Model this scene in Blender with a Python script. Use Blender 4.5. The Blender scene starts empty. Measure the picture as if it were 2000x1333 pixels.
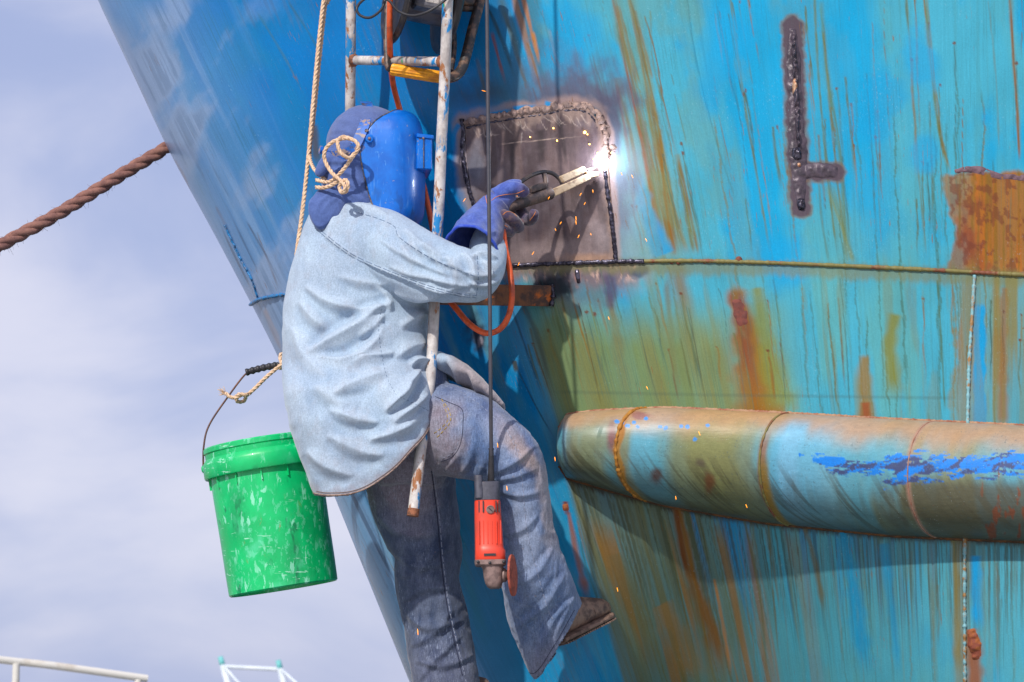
import bpy, bmesh, math, random
import numpy as np
from mathutils import Vector, Matrix

SC = bpy.context.scene
COL = SC.collection
random.seed(7)
R = math.radians

# ------------------------------------------------------------------ camera
CAM = np.array((0.0, -8.0, 1.6)); PITCH = R(9.0); LENS = 100.0
FPX = LENS / 36.0 * 2000.0
cd = bpy.data.cameras.new('camera'); cam = bpy.data.objects.new('camera', cd); COL.objects.link(cam)
cam.location = CAM; cam.rotation_euler = (R(90) + PITCH, 0, 0)
cd.lens = LENS; cd.sensor_width = 36; cd.clip_start = 0.1; cd.clip_end = 2000
cd.dof.use_dof = True; cd.dof.focus_distance = 8.0; cd.dof.aperture_fstop = 9
SC.camera = cam

# ------------------------------------------------------------------ sky, sun, exposure
SUN_AZ = R(-25)      # to the left of straight behind the camera
SUN_EL = R(38)
w = bpy.data.worlds.new('World'); SC.world = w; w.use_nodes = True
nt = w.node_tree; nt.nodes.clear()
N = nt.nodes.new; L = nt.links.new
out = N('ShaderNodeOutputWorld'); bg = N('ShaderNodeBackground'); sky = N('ShaderNodeTexSky')
sky.sky_type = 'NISHITA'; sky.sun_disc = False; sky.sun_elevation = SUN_EL
sundir = Vector((math.sin(SUN_AZ) * math.cos(SUN_EL), -math.cos(SUN_AZ) * math.cos(SUN_EL), math.sin(SUN_EL)))
sky.sun_rotation = math.atan2(sundir.x, sundir.y); sky.dust_density = 2.0; sky.ozone_density = 2.0
tc = N('ShaderNodeTexCoord'); mp = N('ShaderNodeMapping'); mp.inputs['Scale'].default_value = (1, 1, 2.0); mp.inputs['Location'].default_value = (2.74, 1.42, 4.55)
L(tc.outputs['Generated'], mp.inputs['Vector'])
n1 = N('ShaderNodeTexNoise'); n1.inputs['Scale'].default_value = 6.0; n1.inputs['Detail'].default_value = 6; n1.inputs['Roughness'].default_value = 0.5
n1.inputs['Distortion'].default_value = 0.4
L(mp.outputs['Vector'], n1.inputs['Vector'])
rp = N('ShaderNodeValToRGB'); rp.color_ramp.elements[0].position = 0.34; rp.color_ramp.elements[1].position = 0.66
rp.color_ramp.interpolation = 'EASE'
L(n1.outputs['Fac'], rp.inputs['Fac'])
cl = N('ShaderNodeMixRGB'); cl.inputs['Color1'].default_value = (3.6, 4.2, 6.6, 1); cl.inputs['Color2'].default_value = (6.5, 6.5, 7.9, 1)
L(rp.outputs['Color'], cl.inputs['Fac'])
mx = N('ShaderNodeMixRGB'); mx.inputs['Fac'].default_value = 0.86
L(sky.outputs['Color'], mx.inputs['Color1']); L(cl.outputs['Color'], mx.inputs['Color2'])
L(mx.outputs['Color'], bg.inputs['Color']); bg.inputs['Strength'].default_value = 0.118
L(bg.outputs['Background'], out.inputs['Surface'])

sl = bpy.data.lights.new('sun', 'SUN'); sl.energy = 3.8; sl.angle = R(1.0); sl.color = (1.0, 0.95, 0.88)
so = bpy.data.objects.new('sun', sl); COL.objects.link(so)
so.rotation_euler = (-sundir).to_track_quat('-Z', 'Y').to_euler()

SC.view_settings.view_transform = 'Standard'; SC.view_settings.look = 'None'
SC.view_settings.exposure = 0.0; SC.view_settings.gamma = 1.0
SC.view_settings.use_curve_mapping = False
SC.render.engine = 'CYCLES'; SC.cycles.use_denoising = True; SC.cycles.max_bounces = 6

# ------------------------------------------------------------------ picture <-> place
cP, sP = math.cos(PITCH), math.sin(PITCH)
FWD = np.array((0, cP, sP)); UPV = np.array((0, -sP, cP))
def P(px, py, Y):
    """point of the place seen at (px,py) that lies at depth Y"""
    d = FWD + np.array(((px - 1000) / FPX, 0, 0)) + UPV * ((666.5 - py) / FPX)
    return Vector(CAM + d * ((Y - CAM[1]) / d[1]))
def Parr(px, py, Y):
    px = np.asarray(px, float); py = np.asarray(py, float)
    dx = (px - 1000) / FPX; b = (666.5 - py) / FPX
    dy = cP - sP * b; dz = sP + cP * b
    t = (Y - CAM[1]) / dy
    return np.stack((dx * t, Y + 0 * t, CAM[2] + dz * t), -1)
def proj(p):
    rel = p - CAM
    d = rel @ FWD
    return 1000 + FPX * rel[..., 0] / d, 666.5 - FPX * (rel @ UPV) / d

# ------------------------------------------------------------------ noise (numpy)
def _hash(ix, iy, iz, seed):
    h = (ix.astype(np.int64) * 374761393 + iy.astype(np.int64) * 668265263 + iz.astype(np.int64) * 2147483647 + seed * 974634777) & 0xFFFFFFFF
    h = ((h ^ (h >> 13)) * 1274126177) & 0xFFFFFFFF
    h = (h ^ (h >> 16)) & 0xFFFF
    return h / 65535.0
def vn(x, y, z=None, seed=0):
    x = np.asarray(x, float); y = np.asarray(y, float)
    ix = np.floor(x); iy = np.floor(y); fx = x - ix; fy = y - iy
    fx = fx * fx * (3 - 2 * fx); fy = fy * fy * (3 - 2 * fy)
    if z is None:
        k = np.zeros_like(ix)
        a = _hash(ix, iy, k, seed); b = _hash(ix + 1, iy, k, seed); c = _hash(ix, iy + 1, k, seed); d = _hash(ix + 1, iy + 1, k, seed)
        return (a * (1 - fx) + b * fx) * (1 - fy) + (c * (1 - fx) + d * fx) * fy
    z = np.asarray(z, float); iz = np.floor(z); fz = z - iz; fz = fz * fz * (3 - 2 * fz)
    r = 0
    for dz, wz in ((0, 1 - fz), (1, fz)):
        a = _hash(ix, iy, iz + dz, seed); b = _hash(ix + 1, iy, iz + dz, seed); c = _hash(ix, iy + 1, iz + dz, seed); d = _hash(ix + 1, iy + 1, iz + dz, seed)
        r = r + wz * ((a * (1 - fx) + b * fx) * (1 - fy) + (c * (1 - fx) + d * fx) * fy)
    return r
def fbm(x, y, z=None, seed=0, oct=4, gain=0.5):
    s = 0; a = 1; t = 0
    for o in range(oct):
        f = 2.03 ** o
        s = s + a * vn(x * f, y * f, None if z is None else z * f, seed + o * 17); t += a; a *= gain
    return s / t
def SS(a, b, x):
    t = np.clip((x - a) / (b - a), 0, 1); return t * t * (3 - 2 * t)
def lin(c):
    c = np.asarray(c, float) / 255.0
    return np.where(c <= 0.04045, c / 12.92, ((c + 0.055) / 1.055) ** 2.4)
def seg_dist(px, py, pts, signed=False):
    """distance to a polyline and how far along it (0..1)"""
    pts = np.asarray(pts, float); ln = np.hypot(*(pts[1:] - pts[:-1]).T); cum = np.concatenate(([0], np.cumsum(ln))); tot = cum[-1]
    best = np.full(px.shape, 1e9); tt = np.zeros(px.shape); sg = np.zeros(px.shape)
    for i in range(len(pts) - 1):
        ax, ay = pts[i]; dx, dy = pts[i + 1] - pts[i]; l2 = dx * dx + dy * dy + 1e-9
        t = np.clip(((px - ax) * dx + (py - ay) * dy) / l2, 0, 1)
        ex = px - ax - t * dx; ey = py - ay - t * dy; d = np.hypot(ex, ey)
        m = d < best
        best = np.where(m, d, best); tt = np.where(m, (cum[i] + t * ln[i]) / tot, tt)
        if signed: sg = np.where(m, np.sign(dx * ey - dy * ex), sg)
    return (best, tt, sg) if signed else (best, tt)
def spline(pts, n):
    """Catmull-Rom through points (any dimension), n samples"""
    p = np.asarray(pts, float)
    if len(p) < 3: 
        t = np.linspace(0, 1, n)[:, None]; return p[0] * (1 - t) + p[-1] * t
    q = np.vstack((2 * p[0] - p[1], p, 2 * p[-1] - p[-2]))
    sl_ = np.concatenate(([0], np.cumsum(np.linalg.norm(p[1:] - p[:-1], axis=1)))); sl_ /= sl_[-1]
    out_ = []
    for s in np.linspace(0, 1, n):
        i = min(max(int(np.searchsorted(sl_, s, 'right')) - 1, 0), len(p) - 2)
        t = (s - sl_[i]) / max(sl_[i + 1] - sl_[i], 1e-9)
        a, b, c, d = q[i], q[i + 1], q[i + 2], q[i + 3]
        out_.append(0.5 * (2 * b + (c - a) * t + (2 * a - 5 * b + 4 * c - d) * t * t + (3 * b - a - 3 * c + d) * t ** 3))
    return np.array(out_)

# ------------------------------------------------------------------ materials
def nodes(name):
    m = bpy.data.materials.new(name); m.use_nodes = True
    t = m.node_tree; b = t.nodes['Principled BSDF']
    return m, t, b
def mat(name, color, rough=0.5, metal=0.0, var=0.25, scale=20.0, bump=0.0, bscale=60.0, color2=None, lo=0.45, hi=0.6, coat=0.0, spec=None, stretch=(1, 1, 1), detail=5):
    """principled with a noise between two colours and a small bump"""
    m, t, b = nodes(name)
    c = lin(color); c2 = lin(color2) if color2 is not None else c * (1 - var)
    tcn = t.nodes.new('ShaderNodeTexCoord'); mpn = t.nodes.new('ShaderNodeMapping'); mpn.inputs['Scale'].default_value = stretch
    t.links.new(tcn.outputs['Object'], mpn.inputs['Vector'])
    nz = t.nodes.new('ShaderNodeTexNoise'); nz.inputs['Scale'].default_value = scale; nz.inputs['Detail'].default_value = detail; nz.inputs['Roughness'].default_value = 0.62
    t.links.new(mpn.outputs['Vector'], nz.inputs['Vector'])
    r = t.nodes.new('ShaderNodeValToRGB'); r.color_ramp.elements[0].position = lo; r.color_ramp.elements[1].position = hi
    r.color_ramp.elements[0].color = (*c, 1); r.color_ramp.elements[1].color = (*c2, 1)
    t.links.new(nz.outputs['Fac'], r.inputs['Fac']); t.links.new(r.outputs['Color'], b.inputs['Base Color'])
    b.inputs['Roughness'].default_value = rough; b.inputs['Metallic'].default_value = metal; b.inputs['Coat Weight'].default_value = coat
    if spec is not None: b.inputs['Specular IOR Level'].default_value = spec
    if bump:
        n2 = t.nodes.new('ShaderNodeTexNoise'); n2.inputs['Scale'].default_value = bscale; n2.inputs['Detail'].default_value = 4
        t.links.new(mpn.outputs['Vector'], n2.inputs['Vector'])
        bp = t.nodes.new('ShaderNodeBump'); bp.inputs['Strength'].default_value = 0.6; bp.inputs['Distance'].default_value = bump
        t.links.new(n2.outputs['Fac'], bp.inputs['Height']); t.links.new(bp.outputs['Normal'], b.inputs['Normal'])
    return m
def layer(m, color, scale, lo, hi, stretch=(1, 1, 1), rough=None, seed=0.0, detail=6):
    """one more layer of chips or stains over a material made by mat()"""
    t = m.node_tree; b = t.nodes['Principled BSDF']
    src = b.inputs['Base Color'].links[0].from_socket
    tcn = t.nodes.new('ShaderNodeTexCoord'); mpn = t.nodes.new('ShaderNodeMapping'); mpn.inputs['Scale'].default_value = stretch; mpn.inputs['Location'].default_value = (seed, seed * 1.7, -seed)
    t.links.new(tcn.outputs['Object'], mpn.inputs['Vector'])
    nz = t.nodes.new('ShaderNodeTexNoise'); nz.inputs['Scale'].default_value = scale; nz.inputs['Detail'].default_value = detail; nz.inputs['Roughness'].default_value = 0.65
    t.links.new(mpn.outputs['Vector'], nz.inputs['Vector'])
    r = t.nodes.new('ShaderNodeValToRGB'); r.color_ramp.elements[0].position = lo; r.color_ramp.elements[1].position = hi
    t.links.new(nz.outputs['Fac'], r.inputs['Fac'])
    mxn = t.nodes.new('ShaderNodeMixRGB'); mxn.inputs['Color2'].default_value = (*lin(color), 1)
    t.links.new(r.outputs['Color'], mxn.inputs['Fac']); t.links.new(src, mxn.inputs['Color1'])
    t.links.new(mxn.outputs['Color'], b.inputs['Base Color'])
    return m
def attr_mat(name, rough=0.5, metal=0.0, noise=(160.0, 5.0), amt=0.16, bump=0.0006, bscale=(220.0, 9.0), coat=0.0, alpha_rough=False, spec=0.5, grain=0.0, sheen=0.0):
    """colour from the mesh attribute Col, broken up by noise in the mesh's own streak coordinates"""
    m, t, b = nodes(name)
    at = t.nodes.new('ShaderNodeAttribute'); at.attribute_name = 'Col'
    uv = t.nodes.new('ShaderNodeAttribute'); uv.attribute_name = 'uvs'
    mp1 = t.nodes.new('ShaderNodeMapping'); mp1.inputs['Scale'].default_value = (noise[0], noise[1], noise[1])
    t.links.new(uv.outputs['Vector'], mp1.inputs['Vector'])
    nz = t.nodes.new('ShaderNodeTexNoise'); nz.inputs['Scale'].default_value = 1; nz.inputs['Detail'].default_value = 6; nz.inputs['Roughness'].default_value = 0.65
    t.links.new(mp1.outputs['Vector'], nz.inputs['Vector'])
    mr = t.nodes.new('ShaderNodeMapRange'); mr.inputs['From Min'].default_value = 0.25; mr.inputs['From Max'].default_value = 0.75
    mr.inputs['To Min'].default_value = 1 - amt; mr.inputs['To Max'].default_value = 1 + amt
    t.links.new(nz.outputs['Fac'], mr.inputs['Value'])
    mu = t.nodes.new('ShaderNodeMixRGB'); mu.blend_type = 'MULTIPLY'; mu.inputs['Fac'].default_value = 1
    t.links.new(at.outputs['Color'], mu.inputs['Color1']); t.links.new(mr.outputs['Result'], mu.inputs['Color2'])
    last = mu.outputs['Color']
    if grain:
        tcn = t.nodes.new('ShaderNodeTexCoord'); g = t.nodes.new('ShaderNodeTexNoise'); g.inputs['Scale'].default_value = 260; g.inputs['Detail'].default_value = 3
        t.links.new(tcn.outputs['Object'], g.inputs['Vector'])
        gr = t.nodes.new('ShaderNodeMapRange'); gr.inputs['From Min'].default_value = 0.3; gr.inputs['From Max'].default_value = 0.7
        gr.inputs['To Min'].default_value = 1 - grain; gr.inputs['To Max'].default_value = 1 + grain
        t.links.new(g.outputs['Fac'], gr.inputs['Value'])
        m2 = t.nodes.new('ShaderNodeMixRGB'); m2.blend_type = 'MULTIPLY'; m2.inputs['Fac'].default_value = 1
        t.links.new(last, m2.inputs['Color1']); t.links.new(gr.outputs['Result'], m2.inputs['Color2']); last = m2.outputs['Color']
    t.links.new(last, b.inputs['Base Color'])
    b.inputs['Roughness'].default_value = rough; b.inputs['Metallic'].default_value = metal; b.inputs['Coat Weight'].default_value = coat; b.inputs['Coat Roughness'].default_value = 0.15
    b.inputs['Specular IOR Level'].default_value = spec
    if sheen: b.inputs['Sheen Weight'].default_value = sheen; b.inputs['Sheen Roughness'].default_value = 0.5
    if alpha_rough: t.links.new(at.outputs['Alpha'], b.inputs['Roughness'])
    if bump:
        mp2 = t.nodes.new('ShaderNodeMapping'); mp2.inputs['Scale'].default_value = (bscale[0], bscale[1], bscale[1])
        t.links.new(uv.outputs['Vector'], mp2.inputs['Vector'])
        n2 = t.nodes.new('ShaderNodeTexNoise'); n2.inputs['Scale'].default_value = 1; n2.inputs['Detail'].default_value = 5
        t.links.new(mp2.outputs['Vector'], n2.inputs['Vector'])
        bp = t.nodes.new('ShaderNodeBump'); bp.inputs['Strength'].default_value = 0.7; bp.inputs['Distance'].default_value = bump
        t.links.new(n2.outputs['Fac'], bp.inputs['Height']); t.links.new(bp.outputs['Normal'], b.inputs['Normal'])
    return m
def specks(m, color, scale, lo, hi, stretch, amt, vec='uvs', mask=(3.0, .45, .6)):
    """crisp chips, specks or threads of another colour, gathered in patches"""
    t = m.node_tree; b = t.nodes['Principled BSDF']; src = b.inputs['Base Color'].links[0].from_socket
    if vec == 'uvs':
        v = t.nodes.new('ShaderNodeAttribute'); v.attribute_name = 'uvs'; so_ = v.outputs['Vector']
    else: so_ = t.nodes.new('ShaderNodeTexCoord').outputs['Object']
    def nz(sc, st, det):
        mpn = t.nodes.new('ShaderNodeMapping'); mpn.inputs['Scale'].default_value = st; t.links.new(so_, mpn.inputs['Vector'])
        n = t.nodes.new('ShaderNodeTexNoise'); n.inputs['Scale'].default_value = sc; n.inputs['Detail'].default_value = det; n.inputs['Roughness'].default_value = .6; n.inputs['Distortion'].default_value = .3
        t.links.new(mpn.outputs['Vector'], n.inputs['Vector']); return n.outputs['Fac']
    def rmp(x, a, c):
        r = t.nodes.new('ShaderNodeMapRange'); r.interpolation_type = 'SMOOTHSTEP'; r.inputs['From Min'].default_value = a; r.inputs['From Max'].default_value = c; t.links.new(x, r.inputs['Value']); return r.outputs['Result']
    f = rmp(nz(scale, stretch, 4), lo, hi); k = rmp(nz(mask[0], (1, 1, 1) if len(mask) < 4 else mask[3], 3), mask[1], mask[2])
    mu = t.nodes.new('ShaderNodeMath'); mu.operation = 'MULTIPLY'; t.links.new(f, mu.inputs[0]); t.links.new(k, mu.inputs[1])
    m2 = t.nodes.new('ShaderNodeMath'); m2.operation = 'MULTIPLY'; m2.inputs[1].default_value = amt; t.links.new(mu.outputs[0], m2.inputs[0])
    mxn = t.nodes.new('ShaderNodeMixRGB'); mxn.inputs['Color2'].default_value = (*lin(color), 1); t.links.new(m2.outputs[0], mxn.inputs['Fac']); t.links.new(src, mxn.inputs['Color1']); t.links.new(mxn.outputs['Color'], b.inputs['Base Color'])
    return m
def emit(name, color, strength):
    m, t, b = nodes(name); b.inputs['Emission Color'].default_value = (*lin(color), 1); b.inputs['Emission Strength'].default_value = strength
    b.inputs['Base Color'].default_value = (*lin(color), 1)
    return m

# ------------------------------------------------------------------ mesh helpers
def add_attrs(me, col=None, uvs=None):
    if col is not None:
        if col.shape[1] == 3: col = np.hstack((col, np.ones((len(col), 1))))
        a = me.attributes.new('Col', 'FLOAT_COLOR', 'POINT'); a.data.foreach_set('color', np.ascontiguousarray(col, np.float32).ravel())
    if uvs is not None:
        a = me.attributes.new('uvs', 'FLOAT_VECTOR', 'POINT'); a.data.foreach_set('vector', np.ascontiguousarray(uvs, np.float32).ravel())
def link(name, me, m, parent=None, smooth=True):
    if isinstance(m, (list, tuple)):
        for x in m: me.materials.append(x)
    elif m is not None: me.materials.append(m)
    if smooth: me.polygons.foreach_set('use_smooth', np.ones(len(me.polygons), bool))
    o = bpy.data.objects.new(name, me); COL.objects.link(o)
    if parent is not None:
        o.parent = parent; o.matrix_parent_inverse = Matrix.Translation(parent_loc(parent)).inverted()
    return o
def parent_loc(p):
    l = Vector(p.location)
    return l if p.parent is None else l
def mesh_from(name, verts, faces):
    me = bpy.data.meshes.new(name); me.from_pydata([tuple(v) for v in verts], [], faces); me.update(); return me
def grid_mesh(name, V):
    """V: (rows, cols, 3) -> quad mesh"""
    r, c, _ = V.shape; me = bpy.data.meshes.new(name)
    me.vertices.add(r * c); me.vertices.foreach_set('co', np.ascontiguousarray(V, np.float32).ravel())
    i = np.arange(r * c).reshape(r, c)
    q = np.stack((i[:-1, :-1], i[:-1, 1:], i[1:, 1:], i[1:, :-1]), -1).reshape(-1, 4)
    n = len(q); me.loops.add(n * 4); me.loops.foreach_set('vertex_index', q.ravel().astype(np.int32))
    me.polygons.add(n); me.polygons.foreach_set('loop_start', (np.arange(n) * 4).astype(np.int32))
    me.update(calc_edges=True); return me
class MB:
    """collects shapes for one mesh"""
    def __init__(s): s.v = []; s.f = []
    def add(s, v, f):
        k = len(s.v); s.v += [Vector(x) for x in v]; s.f += [tuple(i + k for i in q) for q in f]; return s
    def loft(s, secs, cap=True, closed=True):
        n = len(secs[0]); v = []; f = []
        for q in secs: v += list(q)
        for i in range(len(secs) - 1):
            for j in range(n if closed else n - 1):
                a = i * n + j; b = i * n + (j + 1) % n; f.append((a, b, b + n, a + n))
        if cap and closed:
            f.append(tuple(range(n))[::-1]); f.append(tuple((len(secs) - 1) * n + j for j in range(n)))
        return s.add(v, f)
    def tube(s, pts, r, n=10, cap=True, ripple=0.0, seed=0, flat=1.0):
        """r: number or list along the points"""
        p = [Vector(x) for x in pts]; m = len(p); rr = r if hasattr(r, '__len__') else [r] * m
        secs = []; up = None
        for i in range(m):
            t = (p[min(i + 1, m - 1)] - p[max(i - 1, 0)]).normalized()
            if up is None:
                up = Vector((0, 0, 1)) if abs(t.z) < 0.9 else Vector((0, -1, 0))
            a = t.cross(up)
            if a.length < 1e-6: a = t.cross(Vector((1, 0.1, 0)))
            a.normalize(); b = a.cross(t).normalized(); up = b
            k = rr[i] * (1 + (ripple * (random.random() - 0.5) * 2 if ripple else 0))
            secs.append([p[i] + (a * math.cos(2 * math.pi * j / n) + b * math.sin(2 * math.pi * j / n) * flat) * k for j in range(n)])
        return s.loft(secs, cap)
    def box(s, c, ax, ay, az, bev=0.0):
        """box from centre and three half-axis vectors; bev: bevel length"""
        c = Vector(c); ax, ay, az = Vector(ax), Vector(ay), Vector(az)
        if not bev:
            v = [c + ax * i + ay * j + az * k for i in (-1, 1) for j in (-1, 1) for k in (-1, 1)]
            return s.add(v, [(0, 1, 3, 2), (4, 6, 7, 5), (0, 4, 5, 1), (2, 3, 7, 6), (0, 2, 6, 4), (1, 5, 7, 3)])
        lx, ly, lz = ax.length, ay.length, az.length
        kx, ky, kz = 1 - bev / lx, 1 - bev / ly, 1 - bev / lz
        def ring(x, y, z): return [c + ax * (i * x) + ay * (j * y) + az * z for i, j in ((-1, -1), (1, -1), (1, 1), (-1, 1))]
        def oct8(kk, z):
            o = []
            for i, j, sx in ((-1, -1, 0), (1, -1, 1), (1, 1, 0), (-1, 1, 1)):
                q1 = c + ax * (i * kk) + ay * (j * kk * ky) + az * z; q2 = c + ax * (i * kk * kx) + ay * (j * kk) + az * z
                o += [q1, q2] if sx == 0 else [q2, q1]
            return o
        e = 1 - bev / max(lx, ly)
        return s.loft([oct8(e, -1), oct8(1, -kz), oct8(1, kz), oct8(e, 1)])
    def lathe(s, c, axis, prof, n=32, a0=0, a1=2 * math.pi):
        """prof: (radius, distance along axis)"""
        c = Vector(c); ax = Vector(axis).normalized(); u = ax.orthogonal().normalized(); v_ = ax.cross(u)
        secs = [[c + ax * h + (u * math.cos(2 * math.pi * j / n) + v_ * math.sin(2 * math.pi * j / n)) * max(r, 1e-5) for j in range(n)] for r, h in prof]
        return s.loft(secs, cap=True)
    def mesh(s, name):
        me = mesh_from(name, s.v, s.f)
        b = bmesh.new(); b.from_mesh(me); bmesh.ops.recalc_face_normals(b, faces=b.faces); b.to_mesh(me); b.free(); return me
    def build(s, name, m, parent=None, smooth=True, sharp=None):
        me = s.mesh(name); o = link(name, me, m, parent, smooth)
        if smooth and sharp is not None:
            me.set_sharp_from_angle(angle=R(sharp))
        return o
def thing(name, label, cat, loc, group=None):
    o = bpy.data.objects.new(name, None); COL.objects.link(o); o.location = loc; o.empty_display_size = 0.1
    o['label'] = label; o['category'] = cat
    if group: o['group'] = group
    return o
def tag(o, label, cat, group=None, kind=None):
    if kind: o['kind'] = kind
    if label: o['label'] = label
    if cat: o['category'] = cat
    if group: o['group'] = group
    return o
def structure(o): o['kind'] = 'structure'; return o
def evaluated(obj):
    dg = bpy.context.evaluated_depsgraph_get()
    me = bpy.data.meshes.new_from_object(obj.evaluated_get(dg)); bpy.data.objects.remove(obj); return me
def coords(me):
    a = np.empty(len(me.vertices) * 3, np.float32); me.vertices.foreach_get('co', a); return a.reshape(-1, 3).astype(float)
def normals(me):
    a = np.empty(len(me.vertices) * 3, np.float32); me.vertices.foreach_get('normal', a); return a.reshape(-1, 3).astype(float)
def remesh(mb, voxel, smooth=6, factor=0.5):
    o = bpy.data.objects.new('tmp', mb.mesh('tmp')); COL.objects.link(o)
    m = o.modifiers.new('r', 'REMESH'); m.mode = 'VOXEL'; m.voxel_size = voxel
    if smooth: s = o.modifiers.new('s', 'SMOOTH'); s.factor = factor; s.iterations = smooth
    return evaluated(o)
def cut(me, keep):
    """drop vertices where keep is False"""
    b = bmesh.new(); b.from_mesh(me); b.verts.ensure_lookup_table()
    bmesh.ops.delete(b, geom=[v for v, k in zip(b.verts, keep) if not k], context='VERTS'); b.to_mesh(me); b.free(); me.update()
def wire_rope(mb, pts, r, pitch, strands=3, n=6, step=0.006):
    """a laid rope: strands wound round a path"""
    pts = np.asarray([tuple(p) for p in pts]); ln = np.concatenate(([0], np.cumsum(np.linalg.norm(pts[1:] - pts[:-1], axis=1))))
    m = max(int(ln[-1] / step), 8); s_ = np.linspace(0, ln[-1], m)
    c = np.stack([np.interp(s_, ln, pts[:, k]) for k in range(3)], -1)
    t = np.gradient(c, axis=0); t /= np.linalg.norm(t, axis=1)[:, None]
    ref = np.array((0.31, 0.9, 0.2)); A = np.zeros_like(t); prev = ref
    for i in range(m):
        a = prev - t[i] * (prev @ t[i]); a /= np.linalg.norm(a); A[i] = a; prev = a
    B = np.cross(t, A)
    for k in range(strands):
        ph = 2 * math.pi * (s_ / pitch + k / strands)
        q = c + (A * np.cos(ph)[:, None] + B * np.sin(ph)[:, None]) * r * 0.5
        mb.tube([Vector(x) for x in q], r * 0.56, n)
    return mb
# ================================================================== THE SETTING
mb = MB(); mb.add([(-900, -300, 0), (900, -300, 0), (900, 1200, 0), (-900, 1200, 0)], [(0, 1, 2, 3)])
m_water, t_, b_ = nodes('sea water'); b_.inputs['Base Color'].default_value = (0.03, 0.07, 0.08, 1); b_.inputs['Roughness'].default_value = 0.12
nz_ = t_.nodes.new('ShaderNodeTexNoise'); nz_.inputs['Scale'].default_value = 900; bp_ = t_.nodes.new('ShaderNodeBump'); bp_.inputs['Distance'].default_value = 0.1
tc_ = t_.nodes.new('ShaderNodeTexCoord'); t_.links.new(tc_.outputs['Generated'], nz_.inputs['Vector']); t_.links.new(nz_.outputs['Fac'], bp_.inputs['Height']); t_.links.new(bp_.outputs['Normal'], b_.inputs['Normal'])
structure(mb.build('water', m_water)).location.z = -1.2
m_conc = mat('concrete', (196, 192, 184), 0.9, var=0.3, scale=6, bump=0.004, bscale=40)
mb = MB(); mb.box((0, -15, -0.75), (60, 0, 0), (0, 13.6, 0), (0, 0, 0.75), 0.03); structure(mb.build('quay', m_conc, sharp=30))
mb = MB(); mb.box((-22.5, 34, 0.05), (20, 0, 0), (0, 23, 0), (0, 0, 1.35), 0.03); structure(mb.build('jetty', m_conc, sharp=30))

# ================================================================== THE SHIP
YN = 1.0; DP = 0.9; SW = 1.55
_st = [(100, -215), (190, 0), (262, 150), (330, 298), (412, 445), (490, 592), (553, 715), (600, 840), (650, 962), (720, 1135), (800, 1333), (862, 1480)]
_sp = Parr([a for a, b in _st], [b for a, b in _st], YN)
_o = np.argsort(_sp[:, 2]); _sz = _sp[_o, 2]; _sx = _sp[_o, 0]
def xstem(Z):
    Z = np.asarray(Z, float)
    x = np.interp(Z, _sz, _sx)
    x = np.where(Z > _sz[-1], _sx[-1] - 0.42 * (Z - _sz[-1]), x)
    return np.where(Z < _sz[0], _sx[0] + 0.35 * (_sz[0] - Z), x)
_zk = np.linspace(-2, 8, 400); _xk = xstem(_zk); _ker = np.hanning(15); _ker /= _ker.sum(); _xk[7:-7] = np.convolve(_xk, _ker, 'valid')
def xstem_s(Z): return np.interp(Z, _zk, _xk)
def dents(X, Z): return (fbm(X / 0.33, Z / 0.42, seed=3, oct=3) - 0.5) * 0.014 + (vn(X / .10, Z / .13, seed=13) - .5) * .0016
def yhull(X, Z):
    s = X - xstem_s(Z); q = np.clip(s / SW, 0, 1)
    y = YN - DP * np.sqrt(np.clip(1 - (1 - q) ** 2, 0, 1)) + 0.035 * np.clip(s - SW, 0, 99) - 0.02 * (Z - 2.8) * q
    zf = 2.56 - .05 * X
    tuck = SS(-.15, .15, zf - Z) * (zf - Z) * .76 * SS(1.75, .6, X) * SS(.05, .6, X) * SS(0, .8, s)          # the bow draws in below the strake
    return y + tuck + dents(X, Z) * SS(0.02, 0.3, s)
def hull(px, py, off=0.0):
    """points of the hull plating seen at these picture points"""
    px = np.atleast_1d(np.asarray(px, float)); py = np.atleast_1d(np.asarray(py, float))
    lo = np.full(px.shape, -1.2); hi = np.full(px.shape, YN)
    for _ in range(34):
        mid = (lo + hi) / 2; p = Parr(px, py, mid); g = mid - yhull(p[:, 0], p[:, 2])
        hi = np.where(g > 0, mid, hi); lo = np.where(g > 0, lo, mid)
    p = Parr(px, py, hi)
    if off is not None and np.any(off):
        p = p + hnormal(p) * (off if np.isscalar(off) else np.asarray(off)[:, None])
    return p
def hnormal(p):
    e = 0.006; X, Z = p[:, 0], p[:, 2]
    gx = (yhull(X + e, Z) - yhull(X - e, Z)) / (2 * e); gz = (yhull(X, Z + e) - yhull(X, Z - e)) / (2 * e)
    n = np.stack((gx, -np.ones_like(gx), gz), -1); return n / np.linalg.norm(n, axis=1)[:, None]

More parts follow.
